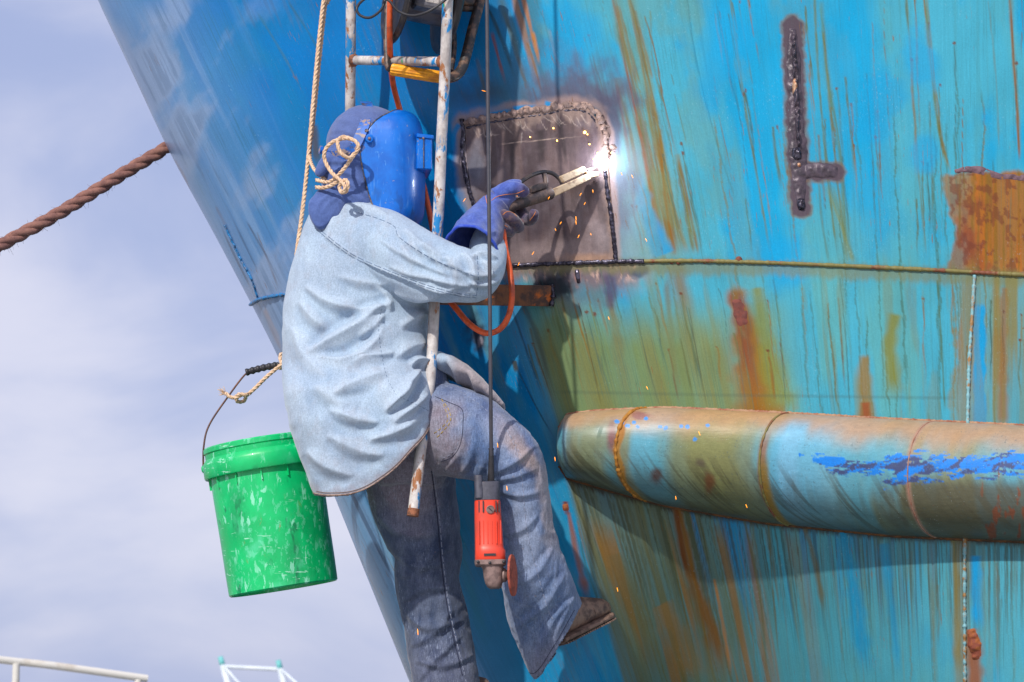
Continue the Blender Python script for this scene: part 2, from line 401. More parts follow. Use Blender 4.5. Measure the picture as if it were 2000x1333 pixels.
# --- how the paint has aged, plus painted sky reflection: colours laid over the plating
_tx = [150, 600, 900, 1100, 1300, 1500, 1700, 1850, 2100]; _tt = [0.50, 0.48, 0.36, 0.27, 0.21, 0.12, 0.06, 0.02, -0.02]
def streak_u(px, py):
    u = px.copy()
    for _ in range(6): u = px - np.interp(u, _tx, _tt) * (py - 500)
    return u
class Paint:
    def __init__(s, px, py, base):
        s.px, s.py = px, py; s.c = np.tile(lin(base), (len(px), 1)); s.u = streak_u(px, py); s.rough = np.full(len(px), 0.42)
    def mix(s, m, color, rough=None):
        c = lin(color); s.c += np.clip(m, 0, 1)[:, None] * (c - s.c)
        if rough is not None: s.rough += np.clip(m, 0, 1) * (rough - s.rough)
    def st(s, su, sv, seed, oct=4): return fbm(s.u / su, s.py / sv, seed=seed, oct=oct)
    def stroke(s, pts, w, color, a=1.0, soft=0.7, fade=(0.1, 0.35), rough=None, brk=0.0, seed=0, curve=True):
        pts = np.asarray(pts, float)
        if curve and len(pts) > 2: pts = spline(pts, 5 * len(pts))
        ww = w if hasattr(w, '__len__') else (w, w); W = max(ww) * 1.6 + 3
        i = np.where((s.px > pts[:, 0].min() - W) & (s.px < pts[:, 0].max() + W) & (s.py > pts[:, 1].min() - W) & (s.py < pts[:, 1].max() + W))[0]
        if not len(i): return
        d, t = seg_dist(s.px[i], s.py[i], pts)
        r = ww[0] + (ww[1] - ww[0]) * t
        r = r * (0.7 + 0.6 * vn(s.px[i] / 17 + seed * 7.3, s.py[i] / 19, seed=seed + 5))
        m = (1 - SS(1 - soft, 1.15, d / np.maximum(r, 0.6))) * SS(0, max(fade[0], 1e-3), t + 1e-3) * (1 - SS(1 - fade[1], 1.0001, t))
        if brk: m = m * (1 - brk + brk * SS(0.35, 0.6, fbm(s.u[i] / 7, s.py[i] / 40, seed=seed + 9, oct=3)))
        m = np.clip(m * a, 0, 1)[:, None]; s.c[i] += m * (lin(color) - s.c[i])
        if rough is not None: s.rough[i] += m[:, 0] * (rough - s.rough[i])
    def blob(s, cx, cy, rx, ry, color, a=1.0, soft=0.5, seed=0, wob=0.5, rough=None, ns=40.0):
        d = np.hypot((s.px - cx) / rx, (s.py - cy) / ry) + (fbm(s.px / ns, s.py / ns, seed=seed, oct=4) - 0.5) * 2 * wob
        s.mix((1 - SS(1 - soft, 1 + 0.2 * soft, d)) * a, color, rough)
FEND_X = [1093, 1108, 1150, 1300, 1500, 1750, 2000, 2200, 3000]; FEND_T = [836, 811, 804, 797, 806, 820, 832, 842, 882]; FEND_B = [910, 934, 947, 988, 1022, 1047, 1058, 1066, 1092]
PLATE = [(905, 240), (1000, 222), (1100, 206), (1148, 208), (1172, 226), (1186, 262), (1192, 340), (1199, 430), (1205, 512), (1100, 514), (985, 519), (946, 470), (922, 392), (911, 310)]

def paint_hull(px, py):
    g = Paint(px, py, (0, 152, 198)); u = g.u; v = py; n = len(px)
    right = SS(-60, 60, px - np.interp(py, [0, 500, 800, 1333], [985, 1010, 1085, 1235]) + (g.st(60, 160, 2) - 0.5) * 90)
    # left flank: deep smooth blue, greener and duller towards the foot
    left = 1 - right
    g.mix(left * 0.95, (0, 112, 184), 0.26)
    g.mix(left * SS(620, 1000, py) * 0.7, (0, 136, 178))
    g.mix(left * SS(0.52, 0.72, g.st(70, 380, 11)) * 0.35, (20, 128, 170))
    for bx, by, rx, ry, a in ((470, 110, 70, 90, 0.5), (560, 40, 60, 60, .35), (880, 200, 60, 150, .3)):
        g.blob(bx, by, rx, ry, (30, 120, 140), a * 0.6, 0.95, 4, .5)
    edge = px - np.interp(py, [b for a, b in _st], [a for a, b in _st])  # pale bands towards the stem: reflected sky painted into the colour
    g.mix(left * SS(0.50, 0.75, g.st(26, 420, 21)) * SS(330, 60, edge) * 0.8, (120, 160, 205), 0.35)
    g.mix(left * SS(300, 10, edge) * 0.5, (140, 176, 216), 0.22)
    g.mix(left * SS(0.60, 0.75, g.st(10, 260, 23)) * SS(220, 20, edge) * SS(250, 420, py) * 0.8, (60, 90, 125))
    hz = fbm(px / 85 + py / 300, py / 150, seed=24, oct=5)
    g.mix(left * SS(.40, .60, hz + SS(330, 0, edge) * .22 - .14) * SS(430, 60, edge) * SS(900, 500, py) * .8, (150, 172, 206), .25)  # soft cloud reflection painted in, stronger near the stem
    g.mix(left * SS(.45, .62, g.st(40, 200, 25)) * SS(250, 420, edge) * SS(330, 520, py) * .5, (70, 150, 176), .4)
    g.mix(left * SS(.54, .64, g.st(5, 260, 26)) * SS(.45, .6, hz) * .35, (70, 104, 140))
    for p_, w_, c_ in (([(850, 590), (900, 720), (950, 870)], 10, (96, 150, 160)), ([(905, 560), (960, 700), (1000, 820)], 14, (100, 140, 140)), ([(500, 20), (560, 120), (600, 200)], 3, (60, 110, 130)), ([(560, 0), (600, 60), (640, 130)], 3, (50, 100, 120)), ([(870, 960), (905, 1100), (960, 1300)], 16, (60, 140, 165)), ([(720, 980), (790, 1160), (850, 1330)], 10, (120, 165, 190)),
                       ([(480, 430), (520, 500), (556, 570)], 2.5, (60, 70, 90)), ([(500, 450), (535, 540), (548, 580)], 2, (110, 100, 100)), ([(420, 400), (445, 450), (462, 490)], 3, (96, 96, 120)), ([(340, 310), (362, 350), (374, 380)], 3, (120, 80, 60)), ([(515, 600), (540, 660), (556, 700)], 8, (170, 150, 150))):
        g.stroke(p_, (w_, w_ * 1.2), c_, .6, .9, brk=.4, seed=int(p_[0][0]) + 300)
    # right side: chalky teal wash over the bright cyan
    a1 = g.st(95, 620, 31); a2 = g.st(20, 380, 32); fine = g.st(5.5, 210, 33)
    wash = SS(0.44, 0.60, a1 * 0.45 + a2 * 0.13 + fbm(px / 120, py / 150, seed=34, oct=5) * .42 + np.interp(py, [0, 250, 500, 560, 1333], [-0.035, 0.015, 0.055, 0.14, 0.12]) + np.interp(px, [1100, 1300, 1500, 1750, 2000], [-0.02, -0.0, -.03, 0.0, 0.02]))
    g.mix(right * wash * 0.85, (66, 160, 180), 0.5)
    g.mix(right * SS(0.50, 0.66, g.st(60, 300, 41)) * np.interp(py, [0, 500, 560, 900, 1333], [.15, .3, .55, .55, .4]), (92, 160, 150), 0.5)
    g.mix(right * SS(0.56, 0.68, fine) * 0.12, (60, 130, 140))
    g.mix(right * SS(0.60, 0.72, g.st(4.5, 330, 35, 3)) * 0.16 * SS(0, 1, wash + .3), (70, 120, 105))
    # thin crawling dribbles
    wob = u + (vn(u / 30, py / 45, seed=77) - 0.5) * 9 + (vn(u / 9, py / 14, seed=78) - 0.5) * 3
    for sc_, sd_, al in ((23, 5, .5), (37, 6, .6), (61, 9, .55)):
        k = wob / sc_; f = np.abs((k - np.floor(k)) - 0.5) * sc_; idn = _hash(np.floor(k), np.zeros_like(k), np.zeros_like(k), sd_)
        y0 = idn * 1500 - 250; ll = 250 + 500 * _hash(np.floor(k), np.ones_like(k), np.zeros_like(k), sd_)
        g.mix(right * (f < 1.5 + .5 * idn) * SS(y0, y0 + 30, py) * SS(y0 + ll, y0 + ll * .6, py) * al * (idn > 0.25), (62, 104, 88) if sc_ != 61 else (110, 100, 50))
    # upper middle: stained, dark, with rust runs and soot above the patch
    um = SS(1230, 1080, px + (py - 100) * -0.25) * right * SS(330, 150, py)
    g.mix(um * SS(0.42, 0.62, g.st(24, 260, 51)) * 0.75 * SS(1130, 1000, px - py * .28), (52, 92, 100))
    g.mix(SS(60, 20, np.abs(px - 945 - py * .2)) * SS(330, 200, py) * .5, (20, 96, 140))
    for q in (((1000, -20), (1030, 90), (1062, 210), 10, (150, 100, 40), .8), ((1018, -20), (1040, 70), (1056, 130), 6, (180, 110, 40), .75), ((985, 20), (1010, 110), (1042, 205), 7, (90, 82, 50), .8),
              ((950, 10), (985, 90), (1010, 170), 5, (40, 60, 62), .8), ((960, 60), (975, 120), (990, 175), 4, (130, 60, 40), .75), ((930, 110), (945, 170), (955, 230), 5, (110, 95, 45), .6),
              ((1072, 55), (1085, 110), (1098, 150), 4, (170, 120, 80), .6), ((975, -10), (1000, 60), (1020, 130), 14, (80, 92, 60), .5), ((1040, 60), (1050, 110), (1052, 135), 5, (190, 120, 30), .8),
              ((1095, 120), (1108, 170), (1118, 210), 3, (70, 60, 80), .6), ((1150, 100), (1166, 170), (1176, 215), 3, (70, 70, 90), .5)):
        g.stroke(q[:3], (q[3], q[3] * .7), q[4], q[5], brk=.4, seed=int(q[0][0]))
    # olive field between seam and fender
    ol = right * SS(500, 590, py + (g.st(40, 120, 61) - .5) * 60) * SS(1480, 1250, u + (g.st(60, 400, 62) - .5) * 120 - 40) * SS(1010, 1090, py + 400)
    ol = ol * SS(960, 800, py)
    g.mix(ol * (0.8 + 0.2 * SS(0.38, 0.58, g.st(42, 520, 63))), (106, 122, 66), 0.55)
    g.mix(ol * SS(0.46, 0.62, g.st(30, 620, 64)) * 0.8, (128, 98, 30), 0.55)
    g.mix(ol * SS(0.52, 0.66, g.st(22, 420, 66)) * 0.55, (112, 150, 128))
    g.stroke([(1085, 560), (1110, 700), (1150, 830)], (30, 34), (112, 96, 48), .7, .9, brk=.3, seed=3)
    g.stroke([(1188, 560), (1208, 680), (1232, 820)], (12, 20), (122, 78, 40), .8, .9, brk=.3, seed=4)
    g.stroke([(1318, 510), (1336, 620), (1352, 800)], (24, 26), (124, 92, 34), .75, .9, fade=(.02, .5), brk=.3, seed=5)
    g.stroke([(1300, 540), (1310, 640), (1325, 800)], (8, 10), (110, 84, 40), .6, .9, seed=6)
    g.blob(1120, 600, 60, 40, (140, 120, 105), .35, .9, 12)
    g.mix(right * SS(560, 640, py) * SS(960, 800, py) * SS(1600, 1350, u) * .6, (104, 130, 84), .55)
    # chalk and old rust wash beside the patch
    g.mix(SS(1192, 1215, px) * SS(1400, 1290, u + (g.st(30, 200, 67) - .5) * 90) * SS(150, 320, py) * SS(560, 480, py) * .7, (112, 146, 138), .55)
    # rust patches right of it
    g.stroke([(1440, 580), (1464, 680), (1492, 816)], (22, 66), (142, 84, 6), 1.0, .75, fade=(0, .02), seed=8, rough=.8)
    g.stroke([(1478, 560), (1494, 660), (1532, 812)], (12, 46), (118, 116, 12), .8, .9, fade=(.02, .15), seed=10)
    g.stroke([(1440, 582), (1452, 640), (1474, 800)], (20, 24), (122, 58, 40), .85, .8, fade=(0, .5), seed=9, rough=.85)
    g.stroke([(1690, 690), (1688, 750), (1692, 812)], (14, 22), (136, 104, 14), .85, .8, fade=(.1, 0), seed=13)
    g.stroke([(1750, 610), (1738, 680), (1750, 790)], (18, 24), (122, 122, 14), .85, .9, fade=(.05, .3), seed=14)
    g.stroke([(1690, 785), (1692, 815)], (12, 15), (140, 70, 30), .9, .6, fade=(.1, 0), seed=15, curve=False)
    g.mix(right * SS(1560, 1480, u) * SS(1400, 1500, u) * SS(540, 620, py) * SS(830, 780, py) * .35, (120, 150, 90))
    # orange rust run-down on the far right
    rr = SS(1852, 1866, px + (vn(py / 12, px * 0 + 1, seed=5) - .5) * 14 + (fbm(py / 60, px * 0, seed=15) - .5) * 30) * SS(334, 346, py + (vn(px / 14, py * 0, seed=6) - .5) * 14)
    rr = rr * SS(2190, 2130, px + (fbm(py / 30, px * 0, seed=16) - .5) * 60)
    rru = rr * SS(538, 530, py)
    g.mix(rru * .95, (150, 96, 10), 0.6); g.mix(rru * SS(.42, .6, g.st(9, 300, 76)) * .6, (172, 92, 6), .6)
    g.mix(rru * SS(0.46, 0.66, g.st(5, 260, 71)) * .6, (112, 88, 14))
    g.mix(rru * SS(0.50, 0.72, fbm(px / 22, py / 44, seed=72, oct=6)) * SS(2010, 1900, px) * .7, (124, 66, 48), .9)
    g.mix(rru * SS(1930, 1870, px + (fbm(px / 20, py / 20, seed=79) - .5) * 60) * SS(410, 460, py) * .8, (136, 66, 40), .9); g.mix(rru * SS(1900, 1868, px + (fbm(px / 16, py / 30, seed=80) - .5) * 50) * .5, (96, 130, 120)); g.mix(rru * SS(.56, .64, fbm(px / 12, py / 16, seed=81, oct=5)) * .6, (104, 52, 40), .9)
    g.mix(rr * SS(528, 545, py) * SS(1000, 640, py) * (0.35 + .6 * SS(0.42, 0.6, g.st(26, 420, 73))) * .9, (126, 112, 40), .6)
    g.mix(rr * SS(528, 545, py) * SS(870, 560, py) * SS(0.52, 0.66, g.st(18, 380, 74)) * .7, (150, 98, 24), .7)
    g.stroke([(1914, 590), (1913, 700), (1914, 850)], (11, 13), (0, 146, 200), .95, .3, fade=(.05, 0), seed=16, rough=.35)
    g.stroke([(1962, 560), (1958, 700), (1960, 840)], (10, 14), (140, 90, 20), .7, .8, fade=(.02, .1), seed=17)
    # long rust runs of the upper half
    runs = [([(1196, -20), (1222, 110), (1256, 260), (1304, 500)], 8, 15, (138, 98, 14), .95), ([(1228, -20), (1258, 120), (1282, 260), (1322, 500)], 9, 13, (140, 106, 12), .95),
            ([(1240, 20), (1258, 90), (1276, 160)], 4, 4, (146, 98, 18), .7), ([(1206, 10), (1226, 90), (1248, 170)], 5, 5, (146, 98, 18), .7), ([(1204, 150), (1228, 260), (1250, 420)], 12, 16, (130, 104, 60), .75),
            ([(1322, 300), (1340, 390), (1362, 500)], 7, 9, (140, 110, 20), .9), ([(1260, 190), (1292, 330), (1345, 505)], 4, 8, (150, 116, 30), .7), ([(1270, 20), (1275, 120), (1297, 210)], 3, 3, (120, 120, 60), .6),
            ([(1288, 250), (1300, 390), (1322, 505)], 6, 10, (140, 106, 14), .8),
            ([(1424, -20), (1448, 160), (1478, 340), (1506, 506)], 3, 3, (112, 120, 60), .8), ([(1590, -20), (1598, 140), (1614, 320), (1636, 510)], 4, 3, (104, 120, 70), .85), ([(1604, 0), (1616, 140), (1640, 300), (1652, 500)], 5, 4, (92, 140, 120), .8),
            ([(1608, 60), (1626, 260), (1655, 520)], 3, 4, (120, 116, 50), .8), ([(1770, -20), (1782, 160), (1796, 360), (1812, 520)], 3, 3, (110, 130, 100), .7), ([(1806, -20), (1820, 140), (1838, 270), (1856, 340)], 5, 4, (122, 112, 44), .95),
            ([(1972, -20), (1980, 110), (1988, 220), (1992, 320)], 5, 3, (136, 100, 18), .95), ([(1930, 0), (1945, 150), (1952, 300)], 2, 3, (110, 130, 110), .6), ([(1340, -20), (1360, 120), (1400, 280), (1440, 400)], 3, 2, (40, 124, 140), .7),
            ([(1620, 360), (1640, 430), (1662, 520)], 12, 14, (120, 134, 84), .6), ([(1600, 360), (1605, 430), (1620, 520)], 4, 4, (90, 130, 110), .6), ([(1400, 10), (1420, 120), (1452, 260)], 3, 2, (30, 120, 150), .6),
            ([(1510, 545), (1522, 640), (1536, 800)], 2, 2, (70, 110, 90), .7), ([(1640, 540), (1652, 660), (1660, 810)], 2, 2, (60, 110, 105), .7), ([(1830, 545), (1838, 660), (1846, 810)], 3, 3, (80, 110, 60), .8),
            ([(1130, 590), (1150, 680), (1176, 800)], 2, 2, (92, 76, 36), .9), ([(1240, 600), (1262, 700), (1290, 800)], 2, 2, (84, 88, 56), .8), ([(1345, 600), (1366, 720), (1382, 800)], 2, 2, (84, 92, 60), .8)]
    rs = np.random.RandomState(5)
    for i, (p_, w0, w1, c_, al) in enumerate(runs):
        c_ = tuple(int(x * .88) for x in c_)
        if w0 < 5: g.stroke(p_, (w0 * .8, w1 * .8), c_, al, .7, (.02, .12), brk=.25, seed=i + 20, rough=.6); continue
        g.stroke(p_, (w0 * 1.5, w1 * 1.5), tuple(int(.6 * a + .4 * b) for a, b in zip(c_, (110, 140, 120))), al * .55, .95, (.02, .12), brk=.35, seed=i + 20)
        for k in range(4):                                   # a run is several braided threads
            o0, o1 = (rs.rand(2) - .5) * 2 * np.array((w0, w1)) * .8; q = [(x + o0 + (o1 - o0) * j / (len(p_) - 1) + (rs.rand() - .5) * 3, y) for j, (x, y) in enumerate(p_)]
            g.stroke(q, (max(1.6, w0 * .28), max(2, w1 * .34)), tuple(int(v_ * (.8 + .35 * rs.rand())) for v_ in c_), al * (.6 + .4 * rs.rand()), .8, (.05 + .2 * rs.rand(), .12), brk=.4, seed=i * 7 + k + 200, rough=.6)
    g.stroke([(1242, 330), (1262, 410), (1296, 500)], (14, 26), (0, 144, 196), .85, .6, (.2, .02), seed=60)
    for i in range(120):                                     # many finer runs, each from its own pinhole
        x0 = rs.uniform(1020, 2040); up = rs.rand() < .62; y0 = rs.uniform(-60, 420) if up else rs.uniform(545, 700)
        L_ = rs.uniform(80, 360) if up else rs.uniform(60, 220); y1 = min(y0 + L_, 508 if up else 800); sl_ = float(np.interp(x0, _tx, _tt))
        q = [(x0 + sl_ * (y - y0) + (rs.rand() - .5) * 5, y) for y in np.linspace(y0, y1, 5)]; w_ = rs.uniform(.9, 2.2) * (1.6 if rs.rand() < .15 else 1)
        g.stroke(q, (w_, w_ * rs.uniform(.6, 1.5)), [(112, 84, 26), (84, 92, 46), (128, 92, 14), (58, 92, 84), (96, 70, 40)][rs.randint(5)], rs.uniform(.45, .95), .6, (.02, .4), brk=.35, seed=i + 500, rough=.6)
        if rs.rand() < .3: g.blob(x0, y0, rs.uniform(2, 4), rs.uniform(2, 5), (104, 58, 36), .9, .4, i, .5, .8, 5)
    for i in range(70):
        x0 = rs.uniform(1110, 2040); fb0 = float(np.interp(x0, FEND_X, FEND_B)); y0 = fb0 + rs.uniform(0, 120); y1 = y0 + rs.uniform(60, 300); sl_ = float(np.interp(x0, _tx, _tt))
        q = [(x0 + sl_ * (y - y0) + (rs.rand() - .5) * 5, y) for y in np.linspace(y0, y1, 5)]; w_ = rs.uniform(1, 3)
        g.stroke(q, (w_, w_), [(112, 88, 36), (84, 92, 56), (134, 96, 30), (58, 96, 90)][rs.randint(4)], rs.uniform(.4, .9), .7, (.02, .5), brk=.35, seed=i + 700)
    # bright islands of sound paint
    for bx, by, rx, ry in ((1800, 120, 40, 110), (1810, 300, 30, 60), (1720, 200, 60, 150), (1520, 520, 60, 60), (1400, 90, 70, 120), (1925, 230, 16, 30), (1120, 60, 60, 100)):
        g.blob(bx, by, rx, ry, (0, 150, 202), .6, .7, bx, .9, .35, 60)
    g.mix(right * SS(.50, .64, fbm(u / 44, py / 130, seed=44, oct=5)) * SS(1900, 1300, px) * .30, (104, 134, 96), .55)
    g.mix(right * SS(.54, .68, fbm(u / 18, py / 200, seed=45, oct=4)) * SS(470, 560, py) * .35, (116, 118, 60), .55)
    g.mix(SS(5, 1, np.abs(py - np.interp(px, [1000, 1400, 1860], [764, 772, 778])) ) * SS(1060, 1120, px) * SS(1880, 1840, px) * .28, (64, 84, 70))
    # scale bar scar's heat ring
    for p_, r_ in (([(1548, 52), (1553, 180), (1558, 320), (1565, 405)], 21), ([(1560, 336), (1632, 336)], 19)):
        d, t = seg_dist(px, py, p_); wv = (fbm(px / 12, py / 12, seed=91, oct=2) - .5) * 9
        g.mix(SS(r_ + 6, r_ - 1, d + wv) * .75, (112, 92, 74)); g.mix(SS(r_ - 1, r_ - 4, d + wv), (82, 70, 80), .5)
    # soot and heat tint round the welded-in plate
    d, t = seg_dist(px, py, PLATE + PLATE[:1]); ins = np.zeros(n, bool); q = PLATE
    for i in range(len(q)):
        (x0, y0), (x1, y1) = q[i - 1], q[i]; c_ = (y0 > py) != (y1 > py); ins ^= c_ & (px < (x1 - x0) * (py - y0) / (y1 - y0 + 1e-9) + x0)
    d = np.where(ins, 0, d); nn = fbm(px / 26, py / 40, seed=95); ns_ = g.st(9, 60, 96)
    wleft = SS(1010, 900, px)
    g.mix(SS(130, 25, d + (nn - .5) * 110 + (ns_ - .5) * 40) * SS(230, 195, py) * SS(985, 1050, px) * .9, (84, 78, 98), .6)
    g.mix(SS(90, 30, d + (nn - .5) * 60) * SS(225, 180, py) * SS(1040, 950, px) * .8, (48, 66, 78), .6)
    g.mix(SS(58, 18, d + (nn - .5) * 50 + (ns_ - .5) * 24) * SS(1150, 1180, px) * SS(520, 420, py) * .95, (74, 72, 92), .6)
    g.mix(SS(90, 40, d + (nn - .5) * 60) * SS(1165, 1200, px) * SS(220, 320, py) * .35, (150, 172, 190))
    g.mix(SS(26, 10, d + (nn - .5) * 24) * SS(225, 200, py) * .95, (150, 128, 126), .7)
    g.mix(SS(30, 12, d + (nn - .5) * 22) * wleft * .9, (156, 138, 136), .7)
    g.mix(SS(16, 6, d + (nn - .5) * 12) * SS(1160, 1185, px) * .7, (168, 140, 132), .7)
    below = SS(505, 520, py) * SS(965, 1000, px) * SS(1290, 1225, px)
    g.mix(below * SS(60, 22, (py - 515) + (nn - .5) * 44 + (ns_ - .5) * 26) * .95, (142, 122, 122), .7)
    g.mix(below * SS(74, 30, np.hypot((px - 1140) / 2.0, py - 548) + (nn - .5) * 50) * .5, (86, 80, 96), .7)
    g.mix(below * SS(0.60, 0.72, fbm(px / 8, py / 26, seed=97)) * SS(44, 20, py - 515) * .8, (214, 176, 160), .7)
    g.blob(1085, 560, 45, 32, (26, 30, 40), .9, .7, 98, .6, .7, 24); g.blob(1190, 568, 16, 34, (70, 64, 96), .8, .7, 99, .5, .6, 20)
    g.blob(1128, 540, 9, 22, (150, 110, 104), .8, .5, 100, .5, .6, 12); g.blob(1248, 530, 26, 14, (50, 68, 92), .8, .6, 101, .5, .5, 18)
    for p_ in ([(898, 240), (888, 262), (884, 300)], [(1000, 213), (1020, 211), (1052, 208)], [(955, 226), (985, 220), (1000, 217)]):
        g.stroke(p_, (5, 5), (0, 132, 196), .9, .4, seed=int(p_[0][0]))
    g.stroke([(1062, 207), (1085, 210), (1100, 214)], (9, 7), (16, 138, 200), .95, .3, seed=77)
    g.stroke([(1045, 215), (1075, 220), (1060, 224)], (7, 7), (198, 150, 136), .8, .4, seed=78)
    # burnt spot behind the cable loop, marks on the lower left flank
    g.blob(930, 655, 26, 46, (44, 44, 60), .95, .7, 103, .7, .6, 18); g.blob(938, 668, 8, 12, (150, 140, 150), .8, .5, 104, .5, .6, 10)
    g.stroke([(1004, 704), (1010, 730)], (5, 4), (70, 62, 50), .9, .4, curve=False, seed=105)
    g.stroke([(1010, 720), (1050, 800), (1085, 860)], (2, 1.5), (40, 70, 84), .8, seed=106)
    g.stroke([(985, 560), (1030, 690), (1068, 800)], (2.5, 2), (38, 66, 84), .7, seed=107); g.stroke([(1005, 560), (1050, 660), (1080, 780)], (9, 7), (72, 78, 76), .6, .9, seed=108)
    g.stroke([(612, 240), (618, 300), (628, 330)], (12, 10), (84, 74, 72), .8, .8, seed=109)
    # lower half: drips below the fender
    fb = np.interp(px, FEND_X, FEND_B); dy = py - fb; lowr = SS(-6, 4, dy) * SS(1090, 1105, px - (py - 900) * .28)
    g.mix(lowr * SS(1480, 1180, u + 40 + (g.st(50, 300, 111) - .5) * 160) * (.72 + .28 * SS(.4, .6, g.st(26, 500, 112))) * .9, (108, 104, 58), .55)
    g.mix(lowr * SS(1160, 1280, u) * SS(1900, 1700, u) * SS(0.50, 0.60, g.st(19, 420, 113)) * SS(190, 10, dy + (g.st(9, 999, 114) - .5) * 240) * .95, (0, 134, 196), .35)
    g.mix(lowr * SS(1250, 1400, u) * .45, (84, 156, 168), .55)
    drip = g.st(7.5, 900, 115, 3); thin = g.st(3.2, 900, 116, 2)
    ext = 120 + 240 * g.st(16, 3000, 117, 2)
    g.mix(lowr * SS(0.50, 0.60, drip) * SS(ext, ext * .3, dy) * .4, (92, 98, 76), .6)
    g.mix(lowr * SS(0.56, 0.66, thin) * SS(ext * 1.0, ext * .3, dy) * .55, (66, 70, 48), .6)
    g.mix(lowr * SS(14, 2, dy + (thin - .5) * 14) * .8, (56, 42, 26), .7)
    g.mix(lowr * SS(1000, 1080, py) * SS(0.52, 0.66, g.st(34, 700, 118)) * SS(1620, 1300, u) * .75, (146, 102, 34), .6)
    for i, (p_, w0, w1, c_, al) in enumerate([([(1322, 985), (1346, 1110), (1392, 1240), (1420, 1340)], 12, 26, (130, 84, 28), .85), ([(1318, 985), (1332, 1070), (1345, 1130)], 6, 5, (110, 56, 12), .9), ([(1395, 1130), (1412, 1220), (1430, 1330)], 4, 5, (186, 116, 20), .75),
            ([(1568, 1020), (1590, 1090), (1610, 1200)], 6, 9, (110, 96, 54), .7), ([(1500, 1010), (1508, 1130), (1522, 1290)], 3, 2, (104, 92, 40), .7), ([(1862, 1050), (1868, 1180), (1872, 1340)], 8, 12, (122, 112, 58), .8), ([(1640, 1020), (1668, 1150), (1690, 1330)], 9, 30, (0, 142, 192), .8),
            ([(1905, 1085), (1908, 1180), (1914, 1240)], 14, 13, (0, 146, 204), .95), ([(1450, 1000), (1482, 1150), (1500, 1330)], 3, 3, (92, 100, 62), .7), ([(1110, 1000), (1128, 1090), (1150, 1180)], 5, 12, (150, 80, 44), .8), ([(1104, 980), (1108, 1008)], 9, 8, (112, 52, 44), .95),
            ([(1940, 1060), (1944, 1200), (1950, 1330)], 3, 3, (70, 118, 118), .7), ([(1290, 1180), (1330, 1260), (1345, 1340)], 26, 44, (150, 112, 58), .7), ([(1200, 1080), (1240, 1200), (1290, 1340)], 22, 40, (112, 100, 62), .6), ([(1725, 1060), (1742, 1190), (1756, 1330)], 16, 8, (0, 140, 190), .6)]):
        g.stroke(p_, (w0, w1), c_, al, .8, (.02, .25), brk=.3, seed=i + 140, curve=len(p_) > 2)
    g.stroke([(1896, 1228), (1902, 1290), (1905, 1360)], (20, 24), (140, 78, 34), .9, .8, (.02, 0), seed=160, rough=.8)
    g.mix(SS(20, 6, np.abs(px - 1889 + (py - 680) * .02) + (g.st(6, 60, 170) - .5) * 12) * SS(530, 560, py) * .5 * right, (128, 110, 60))
    g.mix(right * SS(22, 5, np.abs(py - np.interp(px, [1200, 1500, 2000], [511, 516, 536]) - 9) + (fbm(px / 9, py / 60, seed=171) - .5) * 18) * .6, (118, 116, 66))
    # general mottling
    mot = fbm(px / 70, py / 90, seed=181); g.c *= (0.90 + 0.2 * mot)[:, None]
    return g

PAINT_GAIN = 0.90
def zrow(py): return P(1000, py, 0.2).z
zt, zb = zrow(-30), zrow(1365)
rows = np.concatenate((np.linspace(6.6, zt, 40)[:-1], np.linspace(zt, zb, 600), np.linspace(zb, -1.6, 40)[1:]))
xr = P(2060, 600, 0.15).x
wv = np.linspace(0, 1, 820); wv = wv * wv / (wv + 0.045) * 1.045
V = []
for Z in rows:
    xs = float(xstem_s(Z)); s = np.concatenate((wv * (xr - xs), np.linspace(xr - xs, 9 - xs, 30)[1:]))
    X = xs + s
    sp = np.linspace(1, 0, 26)[:-1] ** 2 * 9; qp = np.clip(sp / 4.0, 0, 1)          # the port side, hidden from here
    Xp = xs + sp; Yp = YN + 2.6 * np.sqrt(1 - (1 - qp) ** 2)
    V.append(np.stack((np.concatenate((Xp, X)), np.concatenate((Yp, yhull(X, np.full_like(X, Z)))), np.full(len(X) + 25, Z)), -1))
V = np.array(V)
me = grid_mesh('hull', V); flat = V.reshape(-1, 3); hx, hy = proj(flat)
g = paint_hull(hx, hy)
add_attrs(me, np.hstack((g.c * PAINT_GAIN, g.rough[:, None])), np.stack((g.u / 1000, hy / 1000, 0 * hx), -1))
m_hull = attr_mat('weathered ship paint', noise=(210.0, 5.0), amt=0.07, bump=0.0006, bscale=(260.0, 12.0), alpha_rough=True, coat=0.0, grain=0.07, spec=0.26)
specks(m_hull, (52, 96, 88), 1, .57, .60, (420, 6, 1), .32, mask=(1, .48, .62, (9, 2.2, 1)))
specks(m_hull, (120, 84, 40), 1, .63, .66, (300, 22, 1), .7, mask=(1, .52, .62, (7, 4, 1)))
specks(m_hull, (150, 196, 206), 1, .62, .65, (260, 150, 1), .18, mask=(1, .50, .64, (6, 7, 1)))
specks(m_hull, (40, 52, 56), 1, .70, .73, (420, 330, 1), .7, mask=(1, .45, .6, (5, 6, 1)))
ship = thing('ship', 'blue steel ship with rust-streaked bow behind the welder', 'ship', (0.6, 0.8, -1.2))
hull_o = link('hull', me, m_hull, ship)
top = V[0]; k = 25; pa = [Vector(p) for p in top[:k + 1]][::-1]; st_ = [Vector(p) for p in top[k:][::40]]
mb = MB(); poly = [Vector(p) for p in top[:k]] + [Vector(p) for p in top[k::60]] + [Vector(top[-1])]
mb.add([p - Vector((0, 0, 0.02)) for p in poly], [tuple(range(len(poly)))]); mb.build('deck', m_conc, ship, smooth=False)

